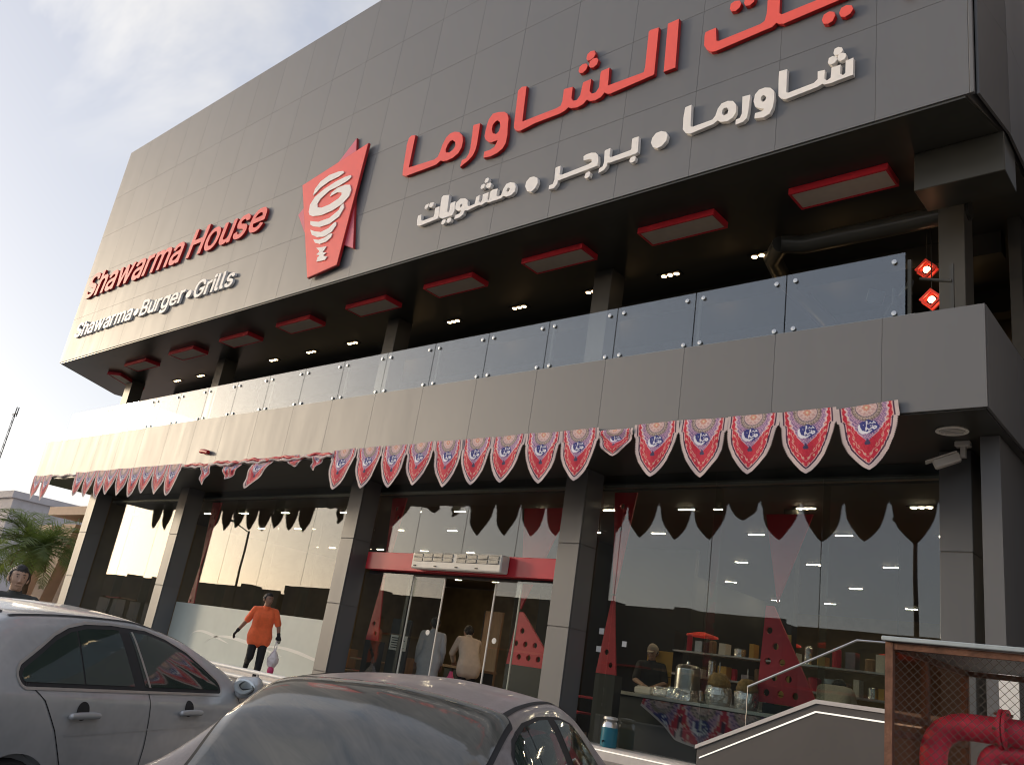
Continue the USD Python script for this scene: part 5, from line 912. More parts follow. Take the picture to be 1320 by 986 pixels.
def car(name, label, S, loc, heading, paint, spec):
    """heading: degrees of the car's nose, counted from +x"""
    t = thing(name, label, 'car', loc, heading)
    body = S.body(); M = mf.Manifold(mf.Mesh(np.asarray(body.vertices, np.float32), np.asarray(body.faces, np.uint32)))
    for wx in spec['axles']:
        for sg in (-1, 1):
            cy = mf.Manifold.cylinder(0.5, 0.365, 0.365, 48).rotate([90, 0, 0]).translate([wx, sg * (S.W / 2 + 0.1) + (0.5 if sg > 0 else 0.0) - (0.18 if sg > 0 else -0.18), 0.335])
            M = M - cy
    obj('body', M, paint, t, 32)
    for wx in spec['axles']:
        for sg in (-1, 1):
            yc = sg * (S.W / 2 - 0.125)
            prof = [(0.2, -0.1), (0.31, -0.105), (0.33, -0.08), (0.335, 0), (0.33, 0.08), (0.31, 0.105), (0.2, 0.1)]
            v, f = lathe(prof, 36); w_ = obj('wheel', (np.stack([v[:, 0] + wx, v[:, 2] * sg + yc, v[:, 1] + 0.335], -1), f), 'tyre', t, 40)
            sp = []
            for k in range(10):
                a = k * math.pi / 5; sp.append((np.array([[wx + r_ * math.cos(a + o), yc + sg * yy, 0.335 + r_ * math.sin(a + o)] for r_ in (0.04, 0.2) for o in (-0.12, 0.12) for yy in (0.05, 0.085)]), np.array([[0,1,3],[0,3,2],[4,6,7],[4,7,5],[0,4,5],[0,5,1],[2,3,7],[2,7,6],[0,2,6],[0,6,4],[1,5,7],[1,7,3]])))
            v, f = lathe([(0.19, 0.095), (0.215, 0.1), (0.215, 0.06), (0.06, 0.04), (0.05, 0.09), (0, 0.095)], 30)
            obj('rim', [(np.stack([v[:, 0] + wx, v[:, 2] * sg + yc, v[:, 1] + 0.335], -1), f)] + sp, 'rim', w_)
    for sg in (-1, 1):
        dlo = smooth_poly(spec['dlo'], 0.03)
        obj('window_seal', S.side_patch(dlo.buffer(spec.get('seal', 0.022)), 0.003, sg), 'black_rubber', t, 30)
        if spec.get('trim'):
            ring = dlo.buffer(0.036).difference(dlo.buffer(0.02))
            obj('window_trim', S.side_patch(ring, 0.006, sg), spec['trim'], t, 30)
        x0, x1 = spec['bpillar']; q0, q1 = spec['qpillar']
        zz0, zz1 = 0.5, 2.0
        lean = 0.1
        cut = [Polygon([(x0 + 0.0, zz0), (x1, zz0), (x1 - lean, zz1), (x0 - lean, zz1)]), Polygon([(q0, zz0), (q1, zz0), (q1 + 0.22, zz1), (q0 + 0.22, zz1)])]
        gl = dlo.buffer(-0.004)
        for c in cut: gl = gl.difference(c)
        for q in sorted(getattr(gl, 'geoms', [gl]), key=lambda a: a.centroid.x):
            if q.area > 0.01: obj('side_window', S.side_patch(q, 0.0065, sg), 'car_glass', t, 30)
        if spec.get('bstrip'):
            obj('pillar_strip', S.side_patch(Polygon([(x1 + 0.0, S_z(dlo, x1, 0)), (x1 + 0.022, S_z(dlo, x1, 0)), (x1 + 0.022 - lean * 0.42, S_z(dlo, x1 - 0.05, 1)), (x1 - lean * 0.42, S_z(dlo, x1 - 0.05, 1))]), 0.0085, sg), spec['bstrip'], t)
        for pts in spec['shuts']: obj('door_gap', S.shut(pts, sg), 'black_rubber', t)
        if 'crease' in spec: obj('body_crease', S.side_patch(LineString(spec['crease']).buffer(0.006), 0.004, sg, 0.1), paint, t, 30)
        for hx, hz in spec['handles']:
            y = S.side(hx, hz) + 0.028
            obj('handle_cup', S.side_patch(Point(hx, hz + 0.028).buffer(0.055, 8), 0.003, sg), 'black_rubber', t)
            hb = mf.Manifold.batch_hull([mf.Manifold.sphere(0.019, 16).translate([hx + a, sg * y, hz + b]) for a, b in ((-0.115, 0.0), (0.115, 0.004), (0.06, 0.008), (-0.06, 0.006))])
            obj('door_handle', [hb, bx(hx - 0.1, hx - 0.075, min(sg * (y - 0.03), sg * y), max(sg * (y - 0.03), sg * y), hz - 0.012, hz + 0.012), bx(hx + 0.075, hx + 0.1, min(sg * (y - 0.03), sg * y), max(sg * (y - 0.03), sg * y), hz - 0.012, hz + 0.012)], spec.get('handle_mat', paint), t, 40)
        mx, mz = spec['mirror']; y = S.side(mx, mz)
        hb = mf.Manifold.batch_hull([mf.Manifold.sphere(r_, 20).translate([mx + a, sg * (y + b), mz + c]) for a, b, c, r_ in ((0.03, 0.09, 0.03, 0.07), (0.03, 0.2, 0.05, 0.065), (0.09, 0.15, 0.05, 0.06), (0.02, 0.21, 0.0, 0.05), (0.02, 0.1, -0.02, 0.05))])
        mm = obj('mirror', hb, paint, t, 60)
        obj('mirror_arm', mf.Manifold.batch_hull([mf.Manifold.sphere(0.03, 12).translate([mx + 0.06, sg * (y - 0.02), mz - 0.06]), mf.Manifold.sphere(0.025, 12).translate([mx + 0.06, sg * (y + 0.1), mz - 0.01])]), 'black_plastic', t, 60)
        v, f = ellipsoid((mx - 0.036, sg * (y + 0.15), mz + 0.025), (0.012, 0.095, 0.062), 2); obj('mirror_glass', (v, f), 'mirror_glass', mm, True)
    for nm, k in (('rear_window', 'rear'), ('windscreen', 'front')):
        p = spec[k]; poly = p + [(x, -y) for x, y in p[::-1]]
        pg = smooth_poly(poly, 0.04)
        obj(nm + '_seal', S.top_patch(pg.buffer(0.02), 0.003), 'black_rubber', t, 30)
        obj(nm, S.top_patch(pg, 0.0065, 0.05), spec['rear_glass'] if k == 'rear' else 'car_glass', t, 30)
    for sg in (-1, 1):
        ditch = spec['ditch']
        obj('roof_strip', S.top_patch(LineString([(x, sg * y) for x, y in ditch]).buffer(0.011, cap_style=2), 0.004, 0.05), 'black_rubber', t)
    # lights, bumpers and plates at the ends
    for sg in (-1, 1):
        zz = spec['tail_z']
        obj('tail_light', S.side_patch([(0.02, zz - 0.12), (0.36, zz - 0.02), (0.34, zz + 0.06), (0.02, zz + 0.07)], 0.004, sg, 0.05), 'tail_red', t, 30)
        obj('headlight', S.side_patch([(S.L - 0.5, 0.66), (S.L - 0.06, 0.58), (S.L - 0.06, 0.7), (S.L - 0.45, 0.76)], 0.004, sg, 0.05), 'chrome', t, 30)
    obj('rear_bumper_trim', bx(-0.012, 0.01, -0.6, 0.6, 0.42, 0.52, 0.01), 'black_plastic', t)
    obj('number_plate', bx(-0.016, 0.004, -0.26, 0.26, 0.62, 0.74, 0.004), 'white_paint', t)
    obj('grille', bx(S.L - 0.006, S.L + 0.012, -0.5, 0.5, 0.42, 0.6, 0.01), 'black_plastic', t)
    return t
def S_z(poly, x, top):
    c = poly.intersection(LineString([(x, 0), (x, 3)])).bounds
    return (c[3] if top else c[1]) if c else 1.0

def tables(L, W, H, r):
    """r: x of rear-glass bottom, rear-glass top, roof peak, windscreen top, windscreen bottom; belt heights"""
    w = W / 2; a, b, pk, c, d = r['x']; dk, bl, hd, ns = r['z']      # deck, belt, hood base, nose heights
    return dict(
        top=[(0, dk - 0.16), (0.05, dk - 0.03), (0.2, dk + 0.012), (a, dk + 0.03), ((a + b) / 2, dk + 0.03 + (H - dk - 0.03) * 0.6), (b, H - 0.055), (pk, H), (c, H - 0.075), ((c + d) / 2, hd + 0.03 + (H - 0.075 - hd) * 0.53), (d, hd + 0.02), (d + 0.4, hd - 0.02), (L - 0.35, ns + 0.02), (L - 0.1, ns - 0.08), (L, ns - 0.2)],
        half=[(0, w * 0.84), (0.12, w * 0.91), (0.5, w * 0.965), (1.3, w), (2.4, w), (3.4, w * 0.995), (L - 0.7, w * 0.95), (L - 0.2, w * 0.84), (L, w * 0.72)],
        shoulder=[(0, dk - 0.2), (0.05, dk - 0.07), (0.3, dk - 0.035), (a, dk - 0.02), (2.0, bl + 0.005), (3.0, bl - 0.015), (d, hd - 0.05), (L - 0.5, ns - 0.07), (L - 0.1, ns - 0.14), (L, ns - 0.24)],
        rail=[(0, w * 0.62), (0.2, w * min(0.70, r.get('ra', 0.74))), (a, w * r.get('ra', 0.74)), (b, r.get('rw', w * 0.665)), (pk, r.get('rw', w * 0.645)), (c, r.get('rw', w * 0.665)), (d, w * 0.76), (L - 0.4, w * 0.66), (L, w * 0.5)],
        rail_z=[(0, dk - 0.175), (0.05, dk - 0.05), (0.2, dk - 0.008), (a, dk + 0.015), ((a + b) / 2, dk + 0.0 + (H - dk - 0.03) * 0.57), (b, H - 0.105), (pk, H - 0.055), (c, H - 0.125), ((c + d) / 2, hd + 0.0 + (H - 0.075 - hd) * 0.49), (d, hd - 0.005), (d + 0.4, hd - 0.045), (L - 0.35, ns - 0.01), (L - 0.1, ns - 0.10), (L, ns - 0.22)],
        bottom=[(0, 0.36), (0.15, 0.28), (0.8, 0.22), (2.5, 0.2), (L - 0.8, 0.2), (L - 0.15, 0.24), (L, 0.32)])
SA = Sedan(5.15, 1.94, 1.53, tables(5.15, 1.94, 1.53, dict(x=(0.6, 1.3, 2.3, 2.85, 3.9), z=(1.09, 1.045, 1.06, 0.85))))
car('silver_sedan', 'dusty silver grey sedan parked at the left, seen from its right side', SA, (-5.843, 0.697, 0), 90 + 25.56, 'silver_paint', dict(
    axles=(1.22, 4.12), dlo=[(1.13, 1.075), (1.19, 1.15), (1.38, 1.245), (1.52, 1.319), (1.66, 1.372), (1.83, 1.405), (2.09, 1.42), (2.45, 1.415), (2.67, 1.375), (2.9, 1.30), (3.08, 1.2), (3.24, 1.10), (3.2, 1.075)],
    bpillar=(2.20, 2.31), qpillar=(1.585, 1.60), trim='brushed_alu', bstrip='brushed_alu', shuts=[[(1.24, 1.05), (1.33, 0.983), (1.46, 0.818), (1.58, 0.62), (1.62, 0.33)], [(2.3, 1.04), (2.33, 0.7), (2.31, 0.33)], [(3.45, 1.03), (3.5, 0.7), (3.42, 0.33)], [(1.62, 0.33), (3.42, 0.33)]],
    crease=[(1.55, 0.79), (2.2, 0.81), (3.3, 0.84)], handles=[(1.66, 0.9), (2.76, 0.92)], handle_mat='silver_paint', mirror=(3.4, 1.10), rear=[(0.66, 0.56), (1.24, 0.52)], front=[(2.92, 0.55), (3.84, 0.64)], rear_glass='car_glass',
    ditch=[(1.22, 0.60), (1.6, 0.585), (2.3, 0.575), (2.85, 0.585)], tail_z=0.9))
SB = Sedan(4.78, 1.738, 1.47, tables(4.78, 1.738, 1.47, dict(x=(0.44, 1.156, 2.12, 2.881, 3.83), z=(0.98, 0.94, 0.98, 0.78), ra=0.58, rw=0.56)))
car('dark_sedan', 'dusty dark grey sedan in the foreground seen from behind with dirty rear window', SB, (-2.474, 1.673, 0), 117.4, 'dark_paint', dict(
    axles=(1.05, 3.8), dlo=[(0.92, 0.97), (0.93, 1.10), (0.98, 1.23), (1.05, 1.28), (1.13, 1.305), (1.3, 1.335), (1.61, 1.358), (1.86, 1.36), (2.1, 1.355), (2.4, 1.325), (2.55, 1.275), (2.72, 1.185), (2.9, 1.08), (3.02, 0.97)],
    bpillar=(1.84, 2.0), qpillar=(1.18, 1.19), trim=None, seal=0.009, shuts=[[(0.95, 0.94), (1.15, 0.7), (1.4, 0.33)], [(1.98, 0.94), (2.0, 0.33)], [(3.1, 0.95), (3.15, 0.6), (3.05, 0.33)]],
    handles=[(1.3, 0.82), (2.35, 0.83)], mirror=(2.95, 1.02), rear=[(0.46, 0.505), (0.8, 0.56), (1.15, 0.545)], front=[(2.95, 0.5), (3.78, 0.58)], rear_glass='dusty_glass',
    ditch=[(1.17, 0.515), (1.4, 0.505), (2.1, 0.495), (2.85, 0.5)], tail_z=0.84))

# ================================================================== PEOPLE
def hull2(a, ra, b, rb, seg=20):
    return mf.Manifold.batch_hull([mf.Manifold.sphere(ra, seg).translate(list(map(float, a))), mf.Manifold.sphere(rb, seg).translate(list(map(float, b)))])
def chain(pts, rs): return [hull2(pts[i], rs[i], pts[i+1], rs[i+1]) for i in range(len(pts) - 1)]
def fuse(parts, res=0.03, it=6):
    m_ = parts[0]
    for p in parts[1:]: m_ = m_ + p
    m_ = m_.refine_to_length(res)
    v, f, _ = meshkit.arrays(m_); tm = trimesh.Trimesh(v, f, process=True)
    trimesh.smoothing.filter_taubin(tm, lamb=0.5, nu=0.52, iterations=it)
    return tm
BASE = dict(pelvis=(0, 0, .93), waist=(0, 0, 1.08), chest=(0, 0.01, 1.28), neck=(0, 0, 1.47), head=(0, .025, 1.62),
            sl=(-.185, 0, 1.405), el=(-.235, -.02, 1.13), wl=(-.235, .07, .89), sr=(.185, 0, 1.405), er=(.235, -.02, 1.13), wr=(.235, .07, .89),
            hl=(-.09, 0, .9), kl=(-.1, .03, .5), al=(-.1, -.02, .09), hr=(.09, 0, .9), kr=(.1, .03, .5), ar=(.1, -.02, .09))
def hand(w, e, side, grip=0.5):
    """palm, four bent fingers and a thumb beyond the wrist w, continuing the forearm e-w"""
    w, e = np.array(w), np.array(e); d = w - e; d /= np.linalg.norm(d)
    lat = np.cross(d, [0, 0, 1.0]); lat = lat / (np.linalg.norm(lat) + 1e-9); nrm = np.cross(lat, d)
    ps = [mf.Manifold.batch_hull([mf.Manifold.sphere(0.017, 10).translate(list(w + d * a + lat * b)) for a, b in ((0.01, -0.02), (0.01, 0.02), (0.085, -0.034), (0.085, 0.034))])]
    for k, (b, ln) in enumerate(((-0.033, 0.07), (-0.011, 0.08), (0.011, 0.076), (0.033, 0.06))):
        p0 = w + d * 0.085 + lat * b; g = grip * (0.8 + 0.12 * k)
        p1 = p0 + ln * 0.5 * (d * math.cos(g) - nrm * math.sin(g)); p2 = p1 + ln * 0.5 * (d * math.cos(2 * g) - nrm * math.sin(2 * g))
        ps += chain([p0, p1, p2], [0.0105, 0.0095, 0.008])
    t0 = w + d * 0.03 - side * lat * 0.03; t1 = t0 + 0.035 * (d * 0.75 - side * lat * 0.6 - nrm * 0.2); t2 = t1 + 0.03 * (d * 0.9 - nrm * 0.35)
    return ps + chain([t0, t1, t2], [0.014, 0.012, 0.0095])
def person(label, loc, rotz, J={}, face=(0, 0), top='orange_cloth', legs='black_cloth', shoe='black_cloth', sleeve='short', skin='skin', hair='hair', thobe=None, cap=None, gloves=None, group=None, bust=False):
    t = thing('person', label, 'person', loc, rotz, group)
    q = {k: np.array(v, float) for k, v in {**BASE, **J}.items()}
    yaw, pitch = math.radians(face[0]), math.radians(face[1])
    R = trimesh.transformations.euler_matrix(pitch, 0, yaw, 'sxyz')[:3, :3]
    H = lambda p: q['head'] + R @ np.array(p, float)
    S_ = lambda p, r: mf.Manifold.sphere(r, 24).translate(list(H(p)))
    head = [mf.Manifold.batch_hull([S_((0, -.02, .03), .088), S_((0, .015, .035), .078), S_((0, .035, -.01), .068)]), mf.Manifold.batch_hull([S_((0, .03, -.02), .066), S_((0, .055, -.085), .032), S_((0, .02, -.06), .055)]),
            mf.Manifold.batch_hull([S_((0, .098, .012), .008), S_((0, .112, -.022), .012), S_((.012, .1, -.028), .01), S_((-.012, .1, -.028), .01)]),
            mf.Manifold.batch_hull([S_((-.02, .088, -.058), .01), S_((.02, .088, -.058), .01)])]
    for s_ in (-1, 1): head += [mf.Manifold.batch_hull([S_((s_ * .086, -.008, .015), .014), S_((s_ * .086, -.005, -.025), .011), S_((s_ * .093, -.02, 0.0), .012)])]
    torso = [mf.Manifold.batch_hull([mf.Manifold.sphere(r_, 20).translate(list(map(float, p))) for p, r_ in ((q['sl'] * .8 + q['sr'] * .2, .075), (q['sr'] * .8 + q['sl'] * .2, .075), (q['chest'] + [.09, 0, 0], .1), (q['chest'] - [.09, 0, 0], .1))]),
             mf.Manifold.batch_hull([mf.Manifold.sphere(r_, 20).translate(list(map(float, p))) for p, r_ in ((q['chest'] + [.085, 0, 0], .1), (q['chest'] - [.085, 0, 0], .1), (q['waist'] + [.075, 0, 0], .092), (q['waist'] - [.075, 0, 0], .092))]),
             mf.Manifold.batch_hull([mf.Manifold.sphere(r_, 20).translate(list(map(float, p))) for p, r_ in ((q['waist'] + [.075, 0, 0], .092), (q['waist'] - [.075, 0, 0], .092), (q['hl'], .1), (q['hr'], .1))])]
    neck = chain([q['neck'] - [0, 0, .04], q['neck'] + (q['head'] - q['neck']) * .6], [.062, .056])
    arm = lambda s_, k=1.0: chain([q['s' + s_], q['e' + s_], q['w' + s_]], [.056 * k, .043 * k, .029 * k])
    leg = lambda s_, k=1.0: chain([q['h' + s_], q['k' + s_], q['a' + s_]], [.092 * k, .06 * k, .042 * k])
    foot = lambda s_, g=0.0: [mf.Manifold.batch_hull([mf.Manifold.sphere(.042 + g, 14).translate(list(q['a' + s_] + np.array([0, -.02, -.035]))), mf.Manifold.sphere(.038 + g, 14).translate(list(q['t' + s_] if 't' + s_ in q else q['a' + s_] + np.array([0, .17, -.05])))])]
    core_ = fuse(head + neck + torso + arm('l') + arm('r') + leg('l') + leg('r') + foot('l') + foot('r'), 0.022, 4)
    M = mf.Manifold(mf.Mesh(np.asarray(core_.vertices, np.float32), np.asarray(core_.faces, np.uint32)))
    if not gloves:
        for h_ in hand(q['wl'], q['el'], -1) + hand(q['wr'], q['er'], 1): M = M + h_
    obj('body', M, skin, t, 60)
    if gloves:
        for s_, sd in (('l', -1), ('r', 1)):
            hs = hand(q['w' + s_], q['e' + s_], sd); g = hs[0]
            for h_ in hs[1:]: g = g + h_
            obj('glove', g + hull2(q['w' + s_], .034, q['w' + s_] * .85 + q['e' + s_] * .15, .036), gloves, t, 60)
    for s_ in (-1, 1):
        v, f = ellipsoid(H((s_ * .032, .094, .022)), (.0075, .004, .0042), 2); obj('eye', (v, f), 'eye', t, True)
        obj('eyebrow', mf.Manifold.batch_hull([S_((s_ * .019, .094, .044), .0032), S_((s_ * .044, .086, .045), .0028)]), 'hair', t, True)
    if hair:
        hc = fuse([mf.Manifold.batch_hull([S_((0, -.03, .048), .091), S_((0, .012, .078), .068), S_((0, -.055, -.005), .074)]), mf.Manifold.batch_hull([S_((.05, -.045, .03), .049), S_((-.05, -.045, .03), .049), S_((0, -.072, -.035), .044)]), mf.Manifold.batch_hull([S_((.07, .0, .05), .026), S_((.076, -.005, .0), .018)]), mf.Manifold.batch_hull([S_((-.07, .0, .05), .026), S_((-.076, -.005, .0), .018)])], 0.012, 2)
        hv = hc.vertices + 0.022 * (meshkit.fbm(hc.vertices * 55, 3)[:, None] - .5) * hc.vertex_normals
        obj('hair', (hv, hc.faces), hair, t, 70)
    if cap:
        obj('cap', fuse([mf.Manifold.batch_hull([S_((0, -.02, .05), .1), S_((0, .01, .09), .075)]), mf.Manifold.batch_hull([S_((-.05, .11, .05), .01), S_((.05, .11, .05), .01), S_((-.04, .17, .04), .008), S_((.04, .17, .04), .008), S_((0, .185, .04), .008)])], 0.02, 2), cap, t, 60)
    grow = lambda parts, k: parts
    sh = [mf.Manifold.batch_hull([mf.Manifold.sphere(r_ , 20).translate(list(map(float, p))) for p, r_ in ((q['sl'] * .85 + q['sr'] * .15, .082), (q['sr'] * .85 + q['sl'] * .15, .082), (q['chest'] + [.1, 0, 0], .112), (q['chest'] - [.1, 0, 0], .112))]),
          mf.Manifold.batch_hull([mf.Manifold.sphere(r_, 20).translate(list(map(float, p))) for p, r_ in ((q['chest'] + [.1, 0, 0], .112), (q['chest'] - [.1, 0, 0], .112), (q['waist'] + [.095, 0, 0], .108), (q['waist'] - [.095, 0, 0], .108))]),
          mf.Manifold.batch_hull([mf.Manifold.sphere(r_, 20).translate(list(map(float, p))) for p, r_ in ((q['waist'] + [.095, 0, 0], .108), (q['waist'] - [.095, 0, 0], .108), (q['hl'] * 1.15 - q['hr'] * .15 + [0, 0, .02], .128), (q['hr'] * 1.15 - q['hl'] * .15 + [0, 0, .02], .128), (q['hl'] * 1.1 - q['hr'] * .1 - [0, 0, .07], .126), (q['hr'] * 1.1 - q['hl'] * .1 - [0, 0, .07], .126), ((q['hl'] + q['hr']) / 2 - [0, 0, .075], .128))])]
    col = [hull2(q['neck'] - [0, 0, .03], .078, q['neck'] + [0, 0, .012], .07)]
    for s_ in 'lr':
        m2 = q['s' + s_] + (q['e' + s_] - q['s' + s_]) * (0.85 if sleeve == 'short' else 1.0)
        sh += chain([q['s' + s_], m2], [.075, .066])
        if sleeve == 'long': sh += chain([m2, q['w' + s_] * .97 + q['e' + s_] * .03], [.062, .046])
    if thobe:
        sh += [mf.Manifold.batch_hull([mf.Manifold.sphere(r_, 20).translate(list(map(float, p))) for p, r_ in ((q['hl'], .12), (q['hr'], .12), (q['al'] + [0, 0, .06], .13), (q['ar'] + [0, 0, .06], .13))])]
    shm = fuse(sh + col, 0.024, 5)
    v = shm.vertices; v = v + shm.vertex_normals * (0.014 * (meshkit.fbm(v * np.array([9, 9, 5]), 3, 4) - .5))[:, None]
    obj('thobe' if thobe else 'shirt', (v, shm.faces), thobe or top, t, 70)
    if not thobe:
        tr = [mf.Manifold.batch_hull([mf.Manifold.sphere(.105, 20).translate(list(map(float, p))) for p in (q['hl'] + [0, 0, .04], q['hr'] + [0, 0, .04], q['hl'] - [0, 0, .04], q['hr'] - [0, 0, .04])])]
        for s_ in 'lr': tr += chain([q['h' + s_], q['k' + s_], q['a' + s_] + (q['k' + s_] - q['a' + s_]) * .08], [.1, .076, .062])
        tm = fuse(tr, 0.024, 5); v = tm.vertices + tm.vertex_normals * (0.012 * (meshkit.fbm(tm.vertices * np.array([10, 10, 6]), 3, 9) - .5))[:, None]
        obj('trousers', (v, tm.faces), legs, t, 70)
    for s_ in 'lr': obj('shoe', fuse(foot(s_, .012), 0.03, 2), shoe, t, 60)
    return t
OM = person('man in an orange shirt and black trousers walking along the terrace with a plastic bag', (-15.25, 10.0, 0.6), -118, dict(
    pelvis=(0, 0.02, .93), chest=(0, .05, 1.28), neck=(0, .06, 1.46), head=(0, .09, 1.61), sl=(-.19, .05, 1.4), sr=(.19, .03, 1.4),
    el=(-.31, .05, 1.15), wl=(-.34, .16, .98), er=(.31, -.08, 1.16), wr=(.43, -.12, .96), kr=(.1, .02, .52), ar=(.09, -.40, .42), tr=(.09, -.5, .31), kl=(-.1, .05, .5), al=(-.09, .02, .09)), face=(25, -3), top='orange_cloth', gloves='black_cloth')
bg = thing('carrier_bag', 'pale plastic carrier bag held by the man in the orange shirt', 'bag', (-14.9, 10.18, 1.02))
v = trimesh.creation.icosphere(4).vertices * np.array([.13, .1, .19]); v[:, :2] *= (1.0 - 0.75 * np.clip((v[:, 2:] - .02) / .2, 0, 1)); v = v * (1 + .3 * (meshkit.fbm(v * 16, 3) - .5))[:, None]
obj('bag_body', (v + [0, 0, .12], trimesh.creation.icosphere(4).faces), 'bag_plastic', bg, 50)
for s_ in (-.03, .03): obj('bag_handle', tube([(s_, 0, .26), (s_ * 1.3, 0, .36), (0, 0, .46)], 0.008, 6), 'bag_plastic', bg)
v = trimesh.creation.icosphere(3).vertices * np.array([.07, .06, .09]); obj('bag_contents', (v + [.03, -.02, -.09], trimesh.creation.icosphere(3).faces), 'pink_plastic', bg, 50)
person('dark haired man in dark clothes standing beyond the silver car in front of the palm', (-9.72, 3.42, 0.08), -120, dict(), face=(20, 0), top='dark_cloth', legs='dark_cloth', skin='skin_light')
person('man in a cream sweater leaning over the counter in the open doorway', (-11.95, 12.55, 0.64), 62, dict(pelvis=(0, 0, .95), waist=(0, .06, 1.1), chest=(0, .18, 1.29), neck=(0, .27, 1.45), head=(0, .35, 1.55), sl=(-.19, .22, 1.4), sr=(.19, .22, 1.38), el=(-.24, .42, 1.14), wl=(-.14, .6, 1.0), er=(.24, .4, 1.12), wr=(.14, .6, .99)), face=(0, -25), top='cream_cloth', sleeve='long', skin='skin_light')
person('man in a long pale grey thobe behind the left door leaf', (-12.75, 12.25, 0.64), 50, dict(), face=(0, -5), thobe='grey_cloth', sleeve='long')
person('cook in a dark shirt and pale cap working behind the counter', (-8.38, 13.3, 0.64), -150, dict(el=(-.25, .1, 1.15), wl=(-.1, .36, 1.08), er=(.25, .1, 1.15), wr=(.1, .36, 1.08)), face=(-15, -12), top='dark_cloth', cap='cap_cloth', hair='hair', skin='skin_light')
person('hunched person in a cream shirt seen from behind beyond the stair', (-4.85, 12.3, 0.62), 10, dict(waist=(0, .05, 1.09), chest=(0, .17, 1.27), neck=(0, .34, 1.38), head=(0, .44, 1.42), sl=(-.18, .22, 1.38), sr=(.18, .22, 1.38), el=(-.22, .36, 1.13), wl=(-.1, .55, 1.05), er=(.22, .36, 1.13), wr=(.1, .55, 1.05)), face=(0, -40), top='cream_cloth', sleeve='long', skin='skin_light')

# ================================================================== PALM, NEIGHBOURS, STREET
def palm(label, loc, th, nf, fl_, seed, name='palm_tree'):
    r = np.random.default_rng(seed)
    t = thing(name, label, 'palm tree', loc)
    prof = []
    for k in range(18):
        z = th * k / 17; rr = 0.24 - 0.06 * k / 17 + 0.025 * (k % 2); prof.append((rr, z))
    obj('trunk', lathe([(0.0, 0)] + prof + [(0, th + 0.1)], 16), 'trunk', t, 20)
    V, F, n = [], [], 0
    cr = []
    for k in range(nf):
        az = k * 2.39996 + r.uniform(-.2, .2); el0 = math.radians(r.uniform(5, 82)); ln = fl_ * r.uniform(.75, 1.1)
        pts = [np.array([0.1 * math.cos(az), 0.1 * math.sin(az), th])]; el = el0
        seg = 14
        for i in range(seg):
            d = np.array([math.cos(az) * math.cos(el), math.sin(az) * math.cos(el), math.sin(el)]); pts.append(pts[-1] + d * ln / seg); el -= math.radians(r.uniform(4, 9.5))
        pts = np.array(pts); a = tube(pts[::2], np.linspace(.022, .006, len(pts[::2])), 5)
        leaf = []
        sidev = np.array([-math.sin(az), math.cos(az), 0])
        for i in range(2, seg + 1):
            dd = pts[i] - pts[i-1]; dd /= np.linalg.norm(dd); up = np.cross(dd, sidev); up *= np.sign(up[2] + 1e-6)
            for sub in range(3):
                p = pts[i-1] + (pts[i] - pts[i-1]) * sub / 3
                L_ = fl_ * .24 * math.sin(math.pi * min(1, (i + sub / 3) / (seg + 1.5)) ** .8) + .06
                for s_ in (-1, 1):
                    dirv = dd * .62 + s_ * sidev * .75 + up * r.uniform(-.15, .35); dirv /= np.linalg.norm(dirv)
                    q = p + dirv * L_ - np.array([0, 0, L_ * r.uniform(.05, .25)]); w_ = np.cross(dirv, up) * .013
                    mid = (p + q) / 2 + up * .02
                    V += [p - w_, p + w_, mid + w_ * 1.3, mid - w_ * 1.3, q]; F += [[n, n+1, n+2], [n, n+2, n+3], [n+3, n+2, n+4]]; n += 5
        cr.append(a)
    crown = obj('crown', (np.array(V), np.array(F)), 'frond', t)
    obj('frond_stem', cr, 'frond', crown)
    dry = []
    for k in range(16):
        az = r.uniform(0, 6.28); dry.append(tube([(0.2 * math.cos(az), .2 * math.sin(az), th), (0.5 * math.cos(az), .5 * math.sin(az), th - .1), (.62 * math.cos(az), .62 * math.sin(az), th - .7)], [.03, .02, .008], 4))
    obj('dry_skirt', dry, 'frond_dry', crown)
    return t
palm('bushy green date palm standing at the far left end of the front', (-35.3, 12.6, 0.14), 3.1, 50, 2.7, 4)
palm('smaller palm at the left edge behind the bushy palm', (-41.5, 12.4, 0.14), 2.6, 34, 2.4, 9)

nb1 = thing('neighbouring_building', 'beige neighbouring building with slanted fins left of the restaurant', 'building')
obj('wall', bx(-42.5, -30, 17.5, 30, 0.14, 5.2), 'beige_stucco', nb1)
obj('parapet', bx(-42.7, -29.8, 17.3, 17.5, 4.9, 5.6), 'beige_stucco', nb1)
for n, (x, w_) in enumerate([(-35.0, 1.0), (-38.0, 0.8), (-41.0, 0.7)]):
    obj('slanted_fin', polyx([(x - w_ - 1.3, 0.14), (x - w_ - 0.4, 0.14), (x + 0.7, 4.7), (x - 0.7, 4.7)], 14.4 + 0.2 * n, 1.2), 'beige_stucco', nb1)
obj('canopy', bx(-39.5, -33.2, 14.2, 17.3, 5.0, 5.35), 'beige_stucco', nb1)
obj('gate_post', bx(-29.4, -28.9, 12.0, 12.6, 0.14, 4.7), 'beige_stucco', nb1)
for k in range(4):
    w = obj('window', bx(-42 + k * 3.1, -40.2 + k * 3.1, 17.46, 17.52, 1.4, 4.2), 'window_dark', nb1); obj('frame', bx(-41.13 + k * 3.1, -41.07 + k * 3.1, 17.44, 17.458, 1.4, 4.2), 'brushed_alu', w)
nb2 = thing('far_building', 'pale grey block with a parapet at the far left edge', 'building')
obj('wall', bx(-104, -68.5, 22, 40, 0, 8.2), 'grey_stucco', nb2); obj('parapet', bx(-104.2, -68.3, 21.8, 40.2, 8.2, 8.7), 'grey_stucco', nb2)
